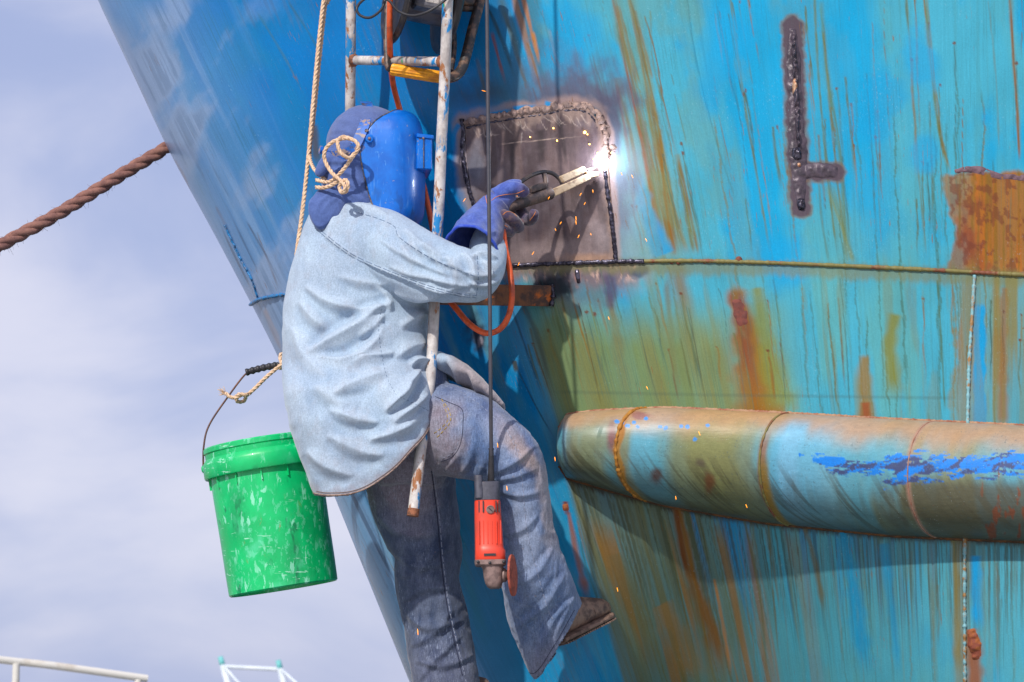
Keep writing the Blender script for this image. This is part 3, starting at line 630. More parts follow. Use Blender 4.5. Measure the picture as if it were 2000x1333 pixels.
# --- beads of weld metal
m_bead_dark = mat('burnt weld metal', (46, 42, 52), 0.3, 0.6, color2=(96, 92, 108), scale=90, lo=.45, hi=.65, bump=.002, bscale=160)
m_bead_rust = mat('rusted weld metal', (120, 112, 62), 0.6, color2=(122, 70, 46), scale=14, lo=.5, hi=.6, bump=.001, bscale=200)
m_bead_pale = mat('painted weld bead', (120, 168, 176), 0.55, color2=(150, 112, 66), scale=40, lo=.46, hi=.58, bump=.002, bscale=180)
m_bead_blue = mat('blue painted weld bead', (30, 120, 180), 0.45, color2=(70, 90, 120), scale=60, bump=.002, bscale=180)
def bead(name, pts, r, m, parent, n=8, step=2.6, rip=0.35, sink=0.25, jit=0.0, flat=1.0):
    pts = np.asarray(pts, float); L_ = np.hypot(*(pts[1:] - pts[:-1]).T).sum(); k_ = max(int(L_ / step), 4)
    q = spline(pts, k_) if len(pts) > 2 else spline(pts, k_)
    if jit: q = q + (np.random.RandomState(len(q)).rand(*q.shape) - .5) * 2 * jit
    rr = r * (1 + rip * (vn(np.arange(k_) / 1.7, np.zeros(k_) + r * 999, seed=k_) - .5) * 2 + rip * .15 * np.sin(np.arange(k_) * 1.5 + 2 * vn(np.arange(k_) / 5, np.zeros(k_), seed=3)))
    c = hull(q[:, 0], q[:, 1], r * (1 - 2 * sink)); mb = MB(); mb.tube([Vector(x) for x in c], list(rr), n, flat=flat); return mb.build(name, m, parent)
bead('weld_seam', [(1252, 511), (1330, 510), (1440, 512), (1600, 518), (1800, 527), (1930, 534), (2060, 541), (2400, 560), (2900, 592)], .0062, m_bead_rust, hull_o, rip=.22)
bead('weld_seam', [(978, 520), (1040, 517), (1120, 514), (1200, 512), (1258, 511)], .0068, m_bead_dark, hull_o, rip=.3, jit=.7)
bead('weld_seam', [(1903, 538), (1898, 620), (1892, 720), (1889, 845)], .0052, m_bead_pale, hull_o, rip=.3)
bead('weld_seam', [(1884, 1050), (1884, 1150), (1885, 1340)], .0052, m_bead_pale, hull_o, rip=.45)
bead('weld_seam', [(489, 596), (505, 586), (530, 579), (575, 573), (640, 566)], .0055, m_bead_blue, hull_o, rip=.5, jit=.8)
bead('weld_seam', [(440, 440), (470, 505), (492, 545), (505, 584)], .0035, m_bead_blue, hull_o, rip=.4, jit=.8)
for x_, y_, r_ in ((1443, 508, .011), (1312, 511, .008), (1376, 512, .006), (1325, 513, .007)):
    c_ = hull([x_], [y_], .002)[0]; mb = MB(); mb.lathe(c_, (0, -1, 0), [(0, -.01), (r_, -.006), (r_ * .95, .001), (r_ * .5, r_ * .55), (0, r_ * .62)], 10)
    mb.build('rust_blister', m_rb if 'm_rb' in globals() else globals().setdefault('m_rb', mat('rust blister', (120, 66, 48), .85, color2=(90, 54, 50), scale=80, bump=.002)), hull_o)

# --- lumps of scale burnt onto the plating
def lump(name, pts, ws, h, m, parent, n=11, rough_=0.35, seed=0, step=2.5):
    """a raised scab along a line: its cross-section is a low dome"""
    pts = np.asarray(pts, float); L_ = np.hypot(*(pts[1:] - pts[:-1]).T).sum(); k_ = max(int(L_ / step), 6); q = spline(pts, k_)
    t = np.gradient(q, axis=0); t /= np.linalg.norm(t, axis=1)[:, None]; nrm = np.stack((-t[:, 1], t[:, 0]), -1)
    wx = np.interp(np.linspace(0, 1, k_), np.linspace(0, 1, len(ws)), ws)
    rows_ = []
    for j in range(n):
        a = -1 + 2 * j / (n - 1)
        wj = wx * (1 + .3 * (vn(np.arange(k_) / 4, np.full(k_, np.sign(a) * 3.0), seed=seed) - .5))
        xy = q + nrm * (a * wj)[:, None]
        hh = h * np.sqrt(max(0, 1 - a * a)) * (1 - rough_ + 2 * rough_ * vn(xy[:, 0] / 6, xy[:, 1] / 6, seed=seed + 1)) * np.minimum(1, np.minimum(np.arange(k_), np.arange(k_)[::-1]) / 3)
        rows_.append(hull(xy[:, 0], xy[:, 1], hh - .0015))
    me_ = grid_mesh(name, np.array(rows_)); b = bmesh.new(); b.from_mesh(me_); bmesh.ops.recalc_face_normals(b, faces=b.faces)
    cen = sum((f.normal for f in b.faces), Vector())
    if cen.y > 0: bmesh.ops.reverse_faces(b, faces=b.faces)
    b.to_mesh(me_); b.free(); return link(name, me_, m, parent)
m_scab = mat('burnt slag', (84, 72, 82), .40, .2, color2=(58, 50, 58), scale=40, lo=.42, hi=.62, bump=.002, bscale=110)
m_bright = mat('bared metal', (196, 160, 130), .5, .2, color2=(190, 110, 60), scale=120)
m_rscab = mat('rust scab', (124, 62, 44), .8, color2=(150, 84, 40), scale=50, bump=.003, bscale=120)
sc_ = lump('slag_scar', [(1548, 54), (1552, 160), (1557, 260), (1561, 340), (1564, 412)], [7, 15, 15, 15, 20, 15, 5], .007, m_scab, hull_o, seed=4)
sc_['label'] = 'dark burnt welding scar shaped like a bent bar'
lump('slag_scar', [(1566, 338), (1600, 333), (1638, 338)], [15, 16, 12], .007, m_scab, hull_o, seed=8)
lump('weld_ridge', [(1549, 62), (1553, 150), (1557, 250), (1560, 290)], [4, 6, 6, 3], .017, m_scab, hull_o, seed=12, rough_=.8)
lump('weld_ridge', [(1552, 285), (1556, 300), (1558, 318)], [7, 11, 6], .018, m_bead_dark, hull_o, seed=13); lump('weld_ridge', [(1563, 385), (1564, 398), (1565, 412)], [6, 8, 5], .02, m_bead_dark, hull_o, seed=14)
lump('bare_metal_fleck', [(1551, 152), (1552, 170), (1552, 190)], [3, 6, 3], .020, m_bright, hull_o, seed=15); lump('bare_metal_fleck', [(1559, 316), (1560, 322), (1560, 330)], [3, 5, 3], .02, m_bright, hull_o, seed=16)
lump('scale_ridge', [(1862, 336), (1890, 331), (1920, 335), (1960, 345), (2060, 350), (2150, 356)], [4, 9, 6, 8, 7, 3], .0035, mat('maroon scale', (112, 84, 92), .75, color2=(84, 62, 70), scale=50, bump=.002), hull_o, seed=18, rough_=.9)
lump('rust_scab', [(1896, 1228), (1903, 1255), (1908, 1290)], [8, 14, 9], .008, m_rscab, hull_o, seed=19, rough_=.8); lump('rust_scab', [(1104, 982), (1106, 1000)], [6, 7], .006, m_rscab, hull_o, seed=20)
lump('rust_scab', [(1436, 582), (1444, 605), (1452, 640)], [10, 15, 9], .0035, mat('dark rust', (118, 62, 52), .85, color2=(98, 54, 48), scale=60, bump=.002), hull_o, seed=21, rough_=.6)
lump('slag_drip', [(1126, 525), (1128, 540), (1131, 556)], [4, 5, 4], .008, m_bead_dark, hull_o, seed=22)

# --- the plate welded into the hull
def plate_point(a, b):
    """a,b in 0..1 -> picture point inside the patch (rounded upper right corner)"""
    Lx = np.interp(b, [0, .3, .6, .85, 1], [906, 912, 924, 948, 985]); Rx = np.interp(b, [0, .06, .16, .3, .6, 1], [1150, 1172, 1184, 1190, 1197, 1205])
    x = Lx + (Rx - Lx) * a
    yt = np.interp(x, [905, 1000, 1100, 1148, 1172, 1190], [240, 222, 207, 209, 224, 250]); yb = np.interp(x, [905, 985, 1205], [520, 519, 512])
    return x, yt + (yb - yt) * b
na, nb = 170, 160
A, B = np.meshgrid(np.linspace(0, 1, na), np.linspace(0, 1, nb)); X, Y = plate_point(A, B)
edge_ = np.minimum(np.minimum(A, 1 - A) * (na - 1), np.minimum(B, 1 - B) * (nb - 1))
off = np.where(edge_ < .5, -.004, .004) + (fbm(X / 50, Y / 50, seed=200) - .5).reshape(X.shape) * .006 * (edge_ > 1)
pv = hull(X.ravel(), Y.ravel(), off.ravel()).reshape(nb, na, 3)
me = grid_mesh('patch_plate', pv[:, ::-1]); 
X, Y = X[:, ::-1].ravel(), Y[:, ::-1].ravel()
class Q(Paint):
    def __init__(s, px, py, base): s.px, s.py = px, py; s.c = np.tile(lin(base), (len(px), 1)); s.u = px - .08 * (py - 500); s.rough = np.full(len(px), .4)
q = Q(X, Y, (128, 112, 116))
q.mix(SS(.42, .62, q.st(30, 160, 201)) * .7, (96, 84, 98)); q.mix(SS(.5, .66, fbm(X / 50, Y / 70, seed=202)) * .6, (146, 138, 150)); q.mix(SS(.52, .66, q.st(18, 120, 203)) * .5, (84, 72, 76))
q.blob(930, 330, 26, 80, (150, 160, 182), .8, .8, 204, .4, ns=30); q.blob(1040, 500, 130, 40, (190, 178, 186), .7, .9, 205, .5); q.blob(1170, 470, 36, 60, (190, 182, 192), .7, .9, 206, .5)  # pale lavender blobs: reflections painted onto the steel
q.blob(1150, 505, 60, 14, (206, 168, 140), .7, .8, 207, .5); q.blob(1050, 420, 60, 90, (84, 76, 92), .6, .9, 208, .6); q.blob(1100, 280, 90, 40, (92, 82, 92), .5, .9, 209, .6)
for p_, w_ in (([(1096, 232), (1098, 262), (1108, 330)], 6), ([(950, 250), (953, 320), (950, 370)], 5), ([(1056, 250), (1060, 330)], 12), ([(1000, 270), (1002, 360)], 8)): q.stroke(p_, (w_, w_ * .8), (60, 52, 58), .75, .8, seed=w_, curve=len(p_) > 2)
q.mix(SS(34, 10, (Y - np.interp(X, [905, 1000, 1100, 1148, 1172, 1190], [240, 222, 207, 209, 224, 250])) + (fbm(X / 9, Y / 18, seed=210) - .5) * 44) * .85, (168, 150, 146), .7)
q.mix(SS(18, 4, np.interp(Y, [210, 226, 260, 512], [1150, 1172, 1186, 1204]) - X + (fbm(X / 14, Y / 14, seed=211) - .5) * 14) * .6, (190, 166, 156))
for i in range(24):                                                         # scratches of the grinder along the upper edge
    x0 = 920 + 245 * random.random(); y0 = np.interp(x0, [905, 1000, 1100, 1148, 1172], [252, 234, 220, 222, 236]) + random.random() * 8
    q.stroke([(x0, y0), (x0 + random.uniform(4, 14), y0 + random.uniform(8, 22)), (x0 + random.uniform(12, 26), y0 + random.uniform(6, 26))], (.9, .9), (206, 196, 194), .7, .4, seed=i)
q.stroke([(972, 283), (1050, 275), (1150, 266)], (1.2, 1), (206, 190, 184), .8, .4, brk=.5, seed=3); q.stroke([(1020, 258), (1018, 285)], (1, 1), (190, 186, 190), .6, .4, curve=False)
add_attrs(me, np.hstack((q.c * np.array((.62, .55, .49)), q.rough[:, None])), np.stack((X / 1000, Y / 1000, 0 * X), -1))
m_plate = attr_mat('heat tinted steel', metal=.25, noise=(90, 20), amt=.18, bump=.0006, bscale=(120, 60), alpha_rough=True, grain=.1)
plate_o = link('patch_plate', me, m_plate, ship); plate_o['label'] = 'bare grey steel patch plate being welded in'
m_cut = mat('torn paint edge', (126, 106, 100), .8, color2=(168, 140, 128), scale=70, bump=.003, bscale=120)
bead('weld_bead', [(902, 232), (906, 258), (903, 290), (909, 335), (918, 375), (930, 412)], .0066, m_bead_dark, plate_o, rip=.3, jit=.8)
bead('weld_bead', [(1182, 334), (1186, 370), (1192, 410), (1197, 450), (1201, 490), (1204, 514)], .0064, m_bead_dark, plate_o, rip=.3, jit=.8)
bead('cut_edge', [(908, 240), (950, 231), (1000, 222), (1060, 214), (1100, 207), (1146, 209), (1170, 226), (1182, 260), (1186, 310)], .0085, m_cut, plate_o, rip=.7, jit=2.6)
bead('cut_edge', [(912, 250), (960, 240), (1010, 232), (1070, 223), (1110, 216), (1142, 219), (1160, 234), (1172, 262)], .003, m_bead_dark, plate_o, rip=.5, jit=1.0, sink=.05)
for x_, y_, s_ in ((920, 240, 12), (960, 232, 16), (1010, 222, 14), (1030, 214, 18), (1072, 214, 20), (1110, 206, 15), (1140, 206, 16), (1182, 250, 12), (1196, 290, 10)):
    lump('torn_flap', [(x_ - s_, y_ + 3), (x_, y_ - 2), (x_ + s_, y_ + 1)], [3, 6, 3], .006, m_cut, plate_o, seed=int(x_), rough_=.9)

# --- the half-round rubbing strake
m_fender = attr_mat('worn strake paint', noise=(60, 60), amt=.14, bump=.0008, bscale=(120, 40), alpha_rough=True, grain=.08)
xs_ = np.concatenate((1093 + 57 * (np.linspace(0, 1, 40) ** 2), np.linspace(1150, 2100, 760)[1:], np.linspace(2100, 2900, 50)[1:]))
ct = np.interp(xs_, FEND_X, FEND_T); cb = np.interp(xs_, FEND_X, FEND_B)
_kk = np.hanning(31); _kk /= _kk.sum()
def smooth1(a): 
    p_ = np.concatenate((2 * a[0] - a[15:0:-1], a, 2 * a[-1] - a[-2:-17:-1])); return np.convolve(p_, _kk, 'valid')
ct[36:] = smooth1(smooth1(ct))[36:]; cb[36:] = smooth1(smooth1(cb))[36:]
cc = hull(xs_, (ct + cb) / 2); ptop = hull(xs_, ct); pbot = hull(xs_, cb)
M_ = 150; phi = np.linspace(-.12, math.pi + .12, M_)
prot = np.interp(xs_, [1093, 1110, 1150, 1220, 2200], [.075, .095, .115, .14, .17])
nav = np.stack((np.interp(xs_, [1093, 1130, 1230, 2200], [-.10, -.30, -.62, -.62]), np.full(len(xs_), -.86), np.full(len(xs_), -.02)), -1); nav /= np.linalg.norm(nav, axis=1)[:, None]
rowsF = []
for f in phi:
    mid = (ptop + pbot) / 2; half = (ptop - pbot) / 2
    rowsF.append(mid + half * math.cos(f) + nav * (prot * 1.12 * math.sin(f))[:, None])
FV = np.array(rowsF)
endp = (ptop[0] + pbot[0]) / 2
me = grid_mesh('rubbing_strake', np.concatenate((np.repeat(FV[:, :1] * 0 + (FV[:, :1] * .0 + (ptop[0] + pbot[0])[None, None] / 2 + np.array((.01, .04, 0))), 1, 1), FV), 1))
fv = coords(me); fx, fy = proj(fv)
cols_ = np.concatenate(([1093], xs_)); XX = np.tile(cols_, M_); PH = np.repeat(phi, len(cols_)); XX = XX - 40 * SS(1140, 1260, XX)
f = Q(fx, fy, (92, 164, 182)); f.u = XX + 30 * np.sin(PH); 
sd = np.sin(PH); upn = np.cos(PH)
bandn = vn(XX / 46, XX * 0, seed=301)
f.mix(SS(.35, .6, fbm(XX / 70, PH / 3, seed=302)) * .8, (136, 132, 74)); f.mix(SS(1180, 1130, XX) * SS(1110, 1140, XX) * .6, (134, 122, 90))
f.mix(SS(12, 4, np.abs(XX - 1122)) * .7, (130, 168, 184))
f.mix(SS(1240, 1255, XX) * SS(1300, 1280, XX) * .8, (96, 168, 190)); f.mix(SS(1300, 1340, XX) * SS(1490, 1440, XX) * .8, (132, 132, 76))
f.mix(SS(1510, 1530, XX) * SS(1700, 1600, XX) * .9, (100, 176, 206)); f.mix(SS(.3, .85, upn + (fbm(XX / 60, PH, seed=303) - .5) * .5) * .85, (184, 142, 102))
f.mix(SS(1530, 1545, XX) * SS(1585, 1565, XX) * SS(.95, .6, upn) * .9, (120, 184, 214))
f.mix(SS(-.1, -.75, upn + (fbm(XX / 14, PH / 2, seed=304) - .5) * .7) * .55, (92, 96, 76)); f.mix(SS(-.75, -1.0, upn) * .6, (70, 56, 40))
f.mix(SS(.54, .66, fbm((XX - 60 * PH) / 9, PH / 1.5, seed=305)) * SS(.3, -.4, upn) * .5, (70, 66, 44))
f.mix(SS(1720, 1800, XX + (fbm(XX / 20, PH * 2, seed=309) - .5) * 120) * SS(.1, -.2, upn) * .8, (86, 80, 60))
f.blob(1196, 858, 13, 46, (128, 72, 74), .9, .7, 306, .4, ns=30); f.blob(1252, 812, 26, 10, (140, 84, 84), .8, .6, 307, .5, ns=20); f.blob(1283, 930, 18, 24, (92, 52, 34), .85, .8, 308, .5, ns=24); f.blob(1385, 945, 14, 30, (112, 64, 34), .8, .8, 310, .5, ns=24); f.blob(1370, 905, 12, 10, (84, 70, 60), .7, .7, 311, .5, ns=20)
rust = SS(10, 3, np.abs(XX - 1226 + 3 * np.sin(PH * 9))) * SS(.9, .5, upn); f.mix(rust * .95, (170, 106, 10), .7); f.mix(SS(24, 8, np.abs(XX - 1232)) * SS(.7, -.2, upn) * .4, (140, 120, 50))
f.mix(SS(12, 3, np.abs(XX - 1506)) * SS(.8, .3, upn) * .8, (150, 100, 70)); f.mix(SS(14, 4, np.abs(XX - 1510)) * SS(.3, -.1, upn) * .85, (138, 110, 26))
f.mix(SS(8, 2, np.abs(XX - 1790)) * .6, (170, 130, 110))
# the scraped blue band
bd = np.abs(fy - np.interp(fx, [1570, 1650, 1750, 1850, 2000], [892, 910, 916, 912, 908]))
bw = np.interp(fx, [1560, 1590, 1660, 1760, 1850, 2100], [0, 10, 17, 30, 22, 20]); rag = (fbm(fx / 34, fy / 10, seed=312, oct=6, gain=.68) - .5) * 60
f.mix(SS(4, -3, bd - bw + rag + 16 * SS(.45, .62, fbm(fx / 22, fy / 5, seed=316, oct=5))) * (fx > 1560), (0, 128, 224), .45)
f.mix(SS(4, -3, bd - bw + rag + 16 * SS(.45, .62, fbm(fx / 22, fy / 5, seed=316, oct=5))) * (fx > 1560) * SS(.5, .58, fbm(fx / 34 + fy / 30, fy / 22, seed=313, oct=6, gain=.65)) * .9, (62, 62, 92), .6)
f.mix(SS(.60, .66, fbm(fx / 14, fy / 40, seed=314)) * SS(1900, 1930, fx) * SS(890, 930, fy) * .85, (128, 66, 36), .8)
for bx, by in ((1205, 824), (1215, 826), (1225, 832), (1238, 826), (1245, 834), (1290, 834), (1300, 836), (1330, 833), (1342, 834), (1382, 832), (1357, 858), (1262, 818)): f.blob(bx, by, 5, 4, (50, 140, 216), .95, .3, bx, .6, ns=6)
f.c *= (.9 + .2 * fbm(XX / 40, PH * 1.4, seed=315))[:, None]
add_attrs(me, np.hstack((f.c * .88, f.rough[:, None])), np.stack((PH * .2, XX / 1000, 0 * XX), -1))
b = bmesh.new(); b.from_mesh(me); bmesh.ops.recalc_face_normals(b, faces=b.faces)
if sum((fc.normal.y for fc in b.faces)) > 0: bmesh.ops.reverse_faces(b, faces=b.faces)
b.to_mesh(me); b.free()
specks(m_fender, (70, 92, 96), 1, .60, .63, (90, 220, 1), .5, mask=(1, .48, .6, (20, 14, 1))); specks(m_fender, (150, 84, 40), 1, .66, .69, (220, 260, 1), .8, mask=(1, .5, .6, (14, 9, 1))); specks(m_fender, (190, 206, 206), 1, .66, .68, (200, 260, 1), .6, mask=(1, .5, .6, (16, 12, 1)))
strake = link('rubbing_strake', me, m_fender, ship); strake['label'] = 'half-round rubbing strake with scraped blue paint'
def ring(col_x, r, m, name, rip, span=(0, M_ - 1), bulge=0):
    j = 1 + int(np.argmin(np.abs(xs_ - 40 * SS(1140, 1260, xs_) - col_x))); F2 = coords(me).reshape(M_, -1, 3)
    q_ = spline(F2[span[0]:span[1] + 1, j], 110); k_ = len(q_); rr = r * (1 + rip * (vn(np.arange(k_) / 1.6, np.zeros(k_), seed=int(col_x)) - .5) * 2)
    mb = MB(); mb.tube([Vector(x) for x in q_], list(rr), 7); mb.build(name, m, strake)
m_lip0 = mat('dusty ring weld', (166, 124, 104), .7, color2=(140, 90, 70), scale=30)
m_ringr = mat('rusty ring weld', (172, 118, 40), .7, color2=(150, 92, 20), scale=60, bump=.002)
ring(1222, .0048, m_ringr, 'ring_weld', .6); ring(1502, .0032, m_bead_rust, 'ring_weld', .3); ring(1790, .0018, m_lip0, 'ring_weld', .3)
m_lip = mat('strake edge weld', (166, 130, 100), .7, color2=(140, 84, 60), scale=30, bump=.003)
for pp, mm_ in ((ptop, m_lip), (pbot, mat('dark edge weld', (72, 50, 32), .8, color2=(110, 70, 34), scale=40, bump=.003))):
    mb = MB(); k_ = len(pp); mb.tube([Vector(x) for x in pp[::2]], list(.006 * (1 + .4 * (vn(np.arange(k_)[::2] / 2., np.zeros(len(pp[::2])), seed=5) - .5))), 7); mb.build('edge_weld', mm_, strake)

# --- the rusty bracket the man leans over
m_rusty = mat('rusty angle iron', (112, 72, 48), .8, .1, color2=(70, 52, 46), scale=26, bump=.002, bscale=120); layer(m_rusty, (176, 92, 34), 18, .56, .64)
e = Vector(hull([1078], [578])[0]); s0 = P(826, 574, -.02)
ax = (s0 - e); ln = ax.length; ax.normalize(); n_ = Vector((0, 0, 1)); dz = Vector((0.1, -.25, .95)); dz = (dz - ax * dz.dot(ax)).normalized(); dy = ax.cross(dz).normalized()
mb = MB(); c_ = (e + s0) / 2 + ax * -.005
mb.box(c_, ax * (ln / 2), dz * .030, dy * .004, .0015); mb.box(c_ - dz * .028 - dy * (.03 if dy.y < 0 else -.03), ax * (ln / 2), dy * .026, dz * .004, .0015)
brk = mb.build('angle_bracket', m_rusty, ship, sharp=30); brk['label'] = 'rusty angle iron stub welded below the patch'
bead('bracket_weld', [(1078, 556), (1081, 575), (1077, 598)], .007, m_bead_dark, brk, rip=.5)
# ================================================================== LADDER
m_ladder = mat('chipped ladder paint', (206, 200, 196), .6, color2=(172, 164, 160), scale=30, lo=.42, hi=.62, bump=.0015, bscale=120)
layer(m_ladder, (138, 128, 124), 9, .46, .62, (1, 1, .3), seed=6.6); layer(m_ladder, (150, 96, 56), 34, .57, .62, (1, 1, .5)); layer(m_ladder, (16, 128, 190), 26, .56, .59, (1, 1, .35), seed=4.1); layer(m_ladder, (30, 130, 84), 30, .66, .69, (1, 1, .4), seed=9.3)
m_lrust = mat('rusted pipe end', (146, 92, 64), .85, color2=(96, 62, 46), scale=90, bump=.002)
ladder = thing('ladder', 'tall pipe ladder with chipped pale paint that the welder sits on', 'ladder', P(805, 1010, .02))
def pipe(name, pts, r, m, parent, n=14, rip=0.0, k=None):
    q = spline([tuple(p) for p in pts], k or max(8, len(pts) * 8)); mb = MB(); mb.tube([Vector(x) for x in q], r, n, ripple=rip); return mb.build(name, m, parent, sharp=50)
near = [(930, -900), (884, -160), (875, -10), (870, 120), (863, 260), (858, 380), (852, 500), (848, 600), (842, 720), (832, 800), (822, 880), (806, 1008)]
ynear = [-.42, -.26, -.235, -.205, -.17, -.14, -.11, -.10, -.11, -.135, -.17, -.185]
yfar = [-.20, -.02, .01, .06, .13, .16, .16, .14]
rail = pipe('side_rail', [P(a, b, y) for (a, b), y in zip(near, ynear)], .0155, m_ladder, ladder, k=70)
far = [(726, -900), (692, -160), (686, -10), (685, 100), (684, 210), (682, 400), (680, 600), (676, 830)]
pipe('side_rail', [P(a, b, y) for (a, b), y in zip(far, yfar)], .0150, m_ladder, ladder, k=50)
mb = MB(); a_ = P(806, 1008, -.185); b2 = P(808, 994, -.184); mb.tube([b2, a_ + (a_ - b2) * .05], .0163, 14); mb.build('rusted_end', m_lrust, rail, sharp=40)
for yA, yB in ((118, 121), (482, 488), (858, 852), (-240, -238), (-600, -598)):
    xa = np.interp(yA, [b for a, b in far], [a for a, b in far]); xb = np.interp(yB, [b for a, b in near], [a for a, b in near]); yb_ = np.interp(yB, [b for a, b in near], ynear)
    A_ = P(xa, yA, float(np.interp(yA, [b for a, b in far], yfar))); B_ = P(xb, yB, yb_)
    rg = pipe('rung', [A_, B_], .0135, m_ladder, ladder, k=14)
    for C_, D_ in ((A_, B_), (B_, A_)):
        d = (D_ - C_).normalized(); mb = MB(); mb.tube([C_ + d * h for h in (.010, .015, .020, .026)], [.0185, .020, .017, .0135], 12, ripple=.12); mb.build('weld_ring', m_lrust, rg)

# ================================================================== CABLE REEL hung behind the ladder
m_black = mat('black enamel', (40, 38, 42), .35, color2=(74, 62, 56), scale=30, lo=.5, hi=.68, bump=.001)
m_tube = mat('worn black tube', (44, 40, 40), .45, color2=(112, 84, 66), scale=44, lo=.48, hi=.62, bump=.001, bscale=200)
m_grey = mat('grey plastic', (104, 102, 108), .45, color2=(74, 72, 78), scale=20, bump=.0006)
m_yel = mat('yellow plastic grip', (236, 160, 8), .4, color2=(190, 118, 8), scale=30, stretch=(1, 1, 1))
m_lab = mat('grimy paper label', (190, 182, 176), .6, color2=(120, 112, 110), scale=90, lo=.45, hi=.6)
rc = P(828, -12, -.045); reel = thing('cable_reel', 'black cable reel with a yellow grip hung behind the ladder top', 'cable reel', rc)
axr = Vector((1, .30, -.12)).normalized()
for sgn, px_ in ((-1, 0), (1, 1)):
    c_ = rc + axr * (.075 * sgn); mb = MB()
    mb.lathe(c_, axr, [(.05, -.004), (.145, -.004), (.158, -.010), (.164, -.004), (.164, .004), (.158, .010), (.145, .004), (.05, .004)], 48); mb.build('reel_disc', m_black, reel, sharp=40)
mb = MB(); mb.lathe(rc, axr, [(.085, -.07), (.085, .07)], 40); drum = mb.build('drum', m_grey, reel, sharp=40)
up_ = Vector((0, 0, 1)); sd_ = axr.cross(up_).normalized(); sd_ = sd_ if sd_.y < 0 else -sd_
mb = MB(); mb.box(rc + sd_ * .085 + up_ * -.022 , axr * .055, up_ * .052, sd_ * .028, .006); hsg = mb.build('socket_housing', m_grey, reel, sharp=30)
mb = MB(); mb.box(rc + sd_ * .1125 + up_ * -.052 + axr * .008, axr * .034, up_ * .007, sd_ * .0012); mb.build('label', m_lab, hsg, smooth=False)
mb = MB(); mb.box(rc + sd_ * .1145 + up_ * -.014 - axr * .002, axr * .036, up_ * .020, sd_ * .002, .001); mb.build('socket_cover', m_lab if False else mat('steel cover', (150, 150, 156), .3, .7, scale=50), hsg, smooth=False)
mb = MB(); mb.box(rc + sd_ * .117 + up_ * -.010 + axr * .004, axr * .010, up_ * .012, sd_ * .002); mb.build('socket', m_black, hsg, smooth=False)
fr = [P(950, -60, 0.005), P(938, 0, -0.005), P(922, 60, -0.025), P(910, 110, -0.045), P(900, 138, -0.065), P(882, 152, -0.085), P(860, 150, -0.095)]
frame = pipe('frame_tube', fr, .0150, m_tube, reel, k=60)
pipe('frame_tube', [P(892, -60, 0.025), P(884, 20, 0.005), P(886, 90, -0.015), P(880, 140, -0.065)], .0095, m_tube, reel, k=40)
pipe('cross_tube', [P(884, 16, -0.005), P(932, 18, -0.005)], .0095, m_tube, reel, k=8); pipe('axle', [rc - axr * .1, rc + axr * .17], .012, m_tube, reel, k=6)
ga, gb = P(764, 136, -0.085), P(864, 152, -0.095); gd = (gb - ga); gl = gd.length; gd.normalize(); u_ = gd.orthogonal().normalized(); v_ = gd.cross(u_); secs = []
for h, k_ in ((0, .9), (.03, 1), (.06, 1), (.94, 1), (.97, .9), (1, .8)):
    secs.append([ga + gd * (gl * h) + (u_ * math.cos(t) + v_ * math.sin(t)) * (.0165 * k_ * (1 + .07 * math.cos(12 * t))) for t in np.linspace(0, 2 * math.pi, 73)[:-1]])
mb = MB(); mb.loft(secs); mb.build('grip', m_yel, reel, sharp=50)
pipe('frame_tube', [ga, P(757, 128, -0.075), P(755, 60, -0.045), P(760, -60, -0.015)], .009, m_tube, reel, k=40)

# ================================================================== CABLES AND ROPES
m_orange = mat('orange rubber cable', (206, 84, 34), .45, color2=(150, 64, 36), scale=40, lo=.48, hi=.66, bump=.0006, bscale=200)
m_orange_d = m_orange
o_pts = [(768, -60, -.16), (762, 0, -.16), (761, 60, -.13), (763, 120, -.05), (768, 165, .02), (778, 205, .08), (796, 270, .13), (818, 330, .12), (832, 385, .08), (846, 455, .04), (852, 520, .0), (866, 570, -.04), (890, 602, -.08), (918, 634, -.12), (948, 651, -.15), (975, 644, -.17), (993, 618, -.18), (1000, 578, -.18), (996, 530, -.17), (988, 490, -.16), (983, 455, -.145), (980, 425, -.12), (986, 408, -.105)]
tag(pipe('welding_cable', [P(*p) for p in o_pts], .0085, m_orange, None, n=12, k=220), 'orange welding cable looping down from the reel to the electrode holder', 'cable')
m_rub = mat('black rubber', (44, 42, 46), .5, var=.3, scale=40)
tag(pipe('thin_cable', [P(*p) for p in [(770, -60, -0.240), (752, 2, -0.240), (742, 22, -0.250), (722, 35, -0.260), (703, 30, -0.260), (697, 16, -0.260), (710, 0, -0.250), (735, -12, -0.260), (760, 2, -0.270), (778, 22, -0.270), (806, 31, -0.270), (838, 22, -0.260), (870, 0, -0.260), (900, -30, -0.240)]], .0040, m_rub, None, n=8, k=140), 'thin black cable hanging in a loop at the top of the ladder', 'cable')

m_rope = mat('pale nylon rope', (226, 196, 164), .85, color2=(188, 152, 120), scale=120, lo=.4, hi=.65, bump=.001, bscale=400)
rope = thing('hanging_rope', 'pale twisted rope hanging down beside the welder and knotted behind his neck', 'rope', P(600, 300, .12))
def laid(name, pts, r, parent, m=m_rope, pitch=None, k=None, n=6):
    q = spline([tuple(P(*p)) for p in pts], k or len(pts) * 10); mb = MB(); wire_rope(mb, q, r, pitch or r * 7, 3, n, step=max(.003, r * .7)); return mb.build(name, m, parent)
laid('rope_line', [(700, -800, .0), (642, -60, .10), (632, 0, .10), (621, 100, .09), (609, 230, .07), (601, 320, .05), (591, 410, .02), (580, 490, .0), (573, 560, -.02)], .0062, rope, k=60)
laid('rope_line', [(706, -800, .012), (648, -60, .115), (637, 0, .115), (626, 100, .105), (613, 230, .085), (605, 296, .07), (609, 322, .02), (620, 338, -.03), (634, 350, -.08)], .0056, rope, k=60)
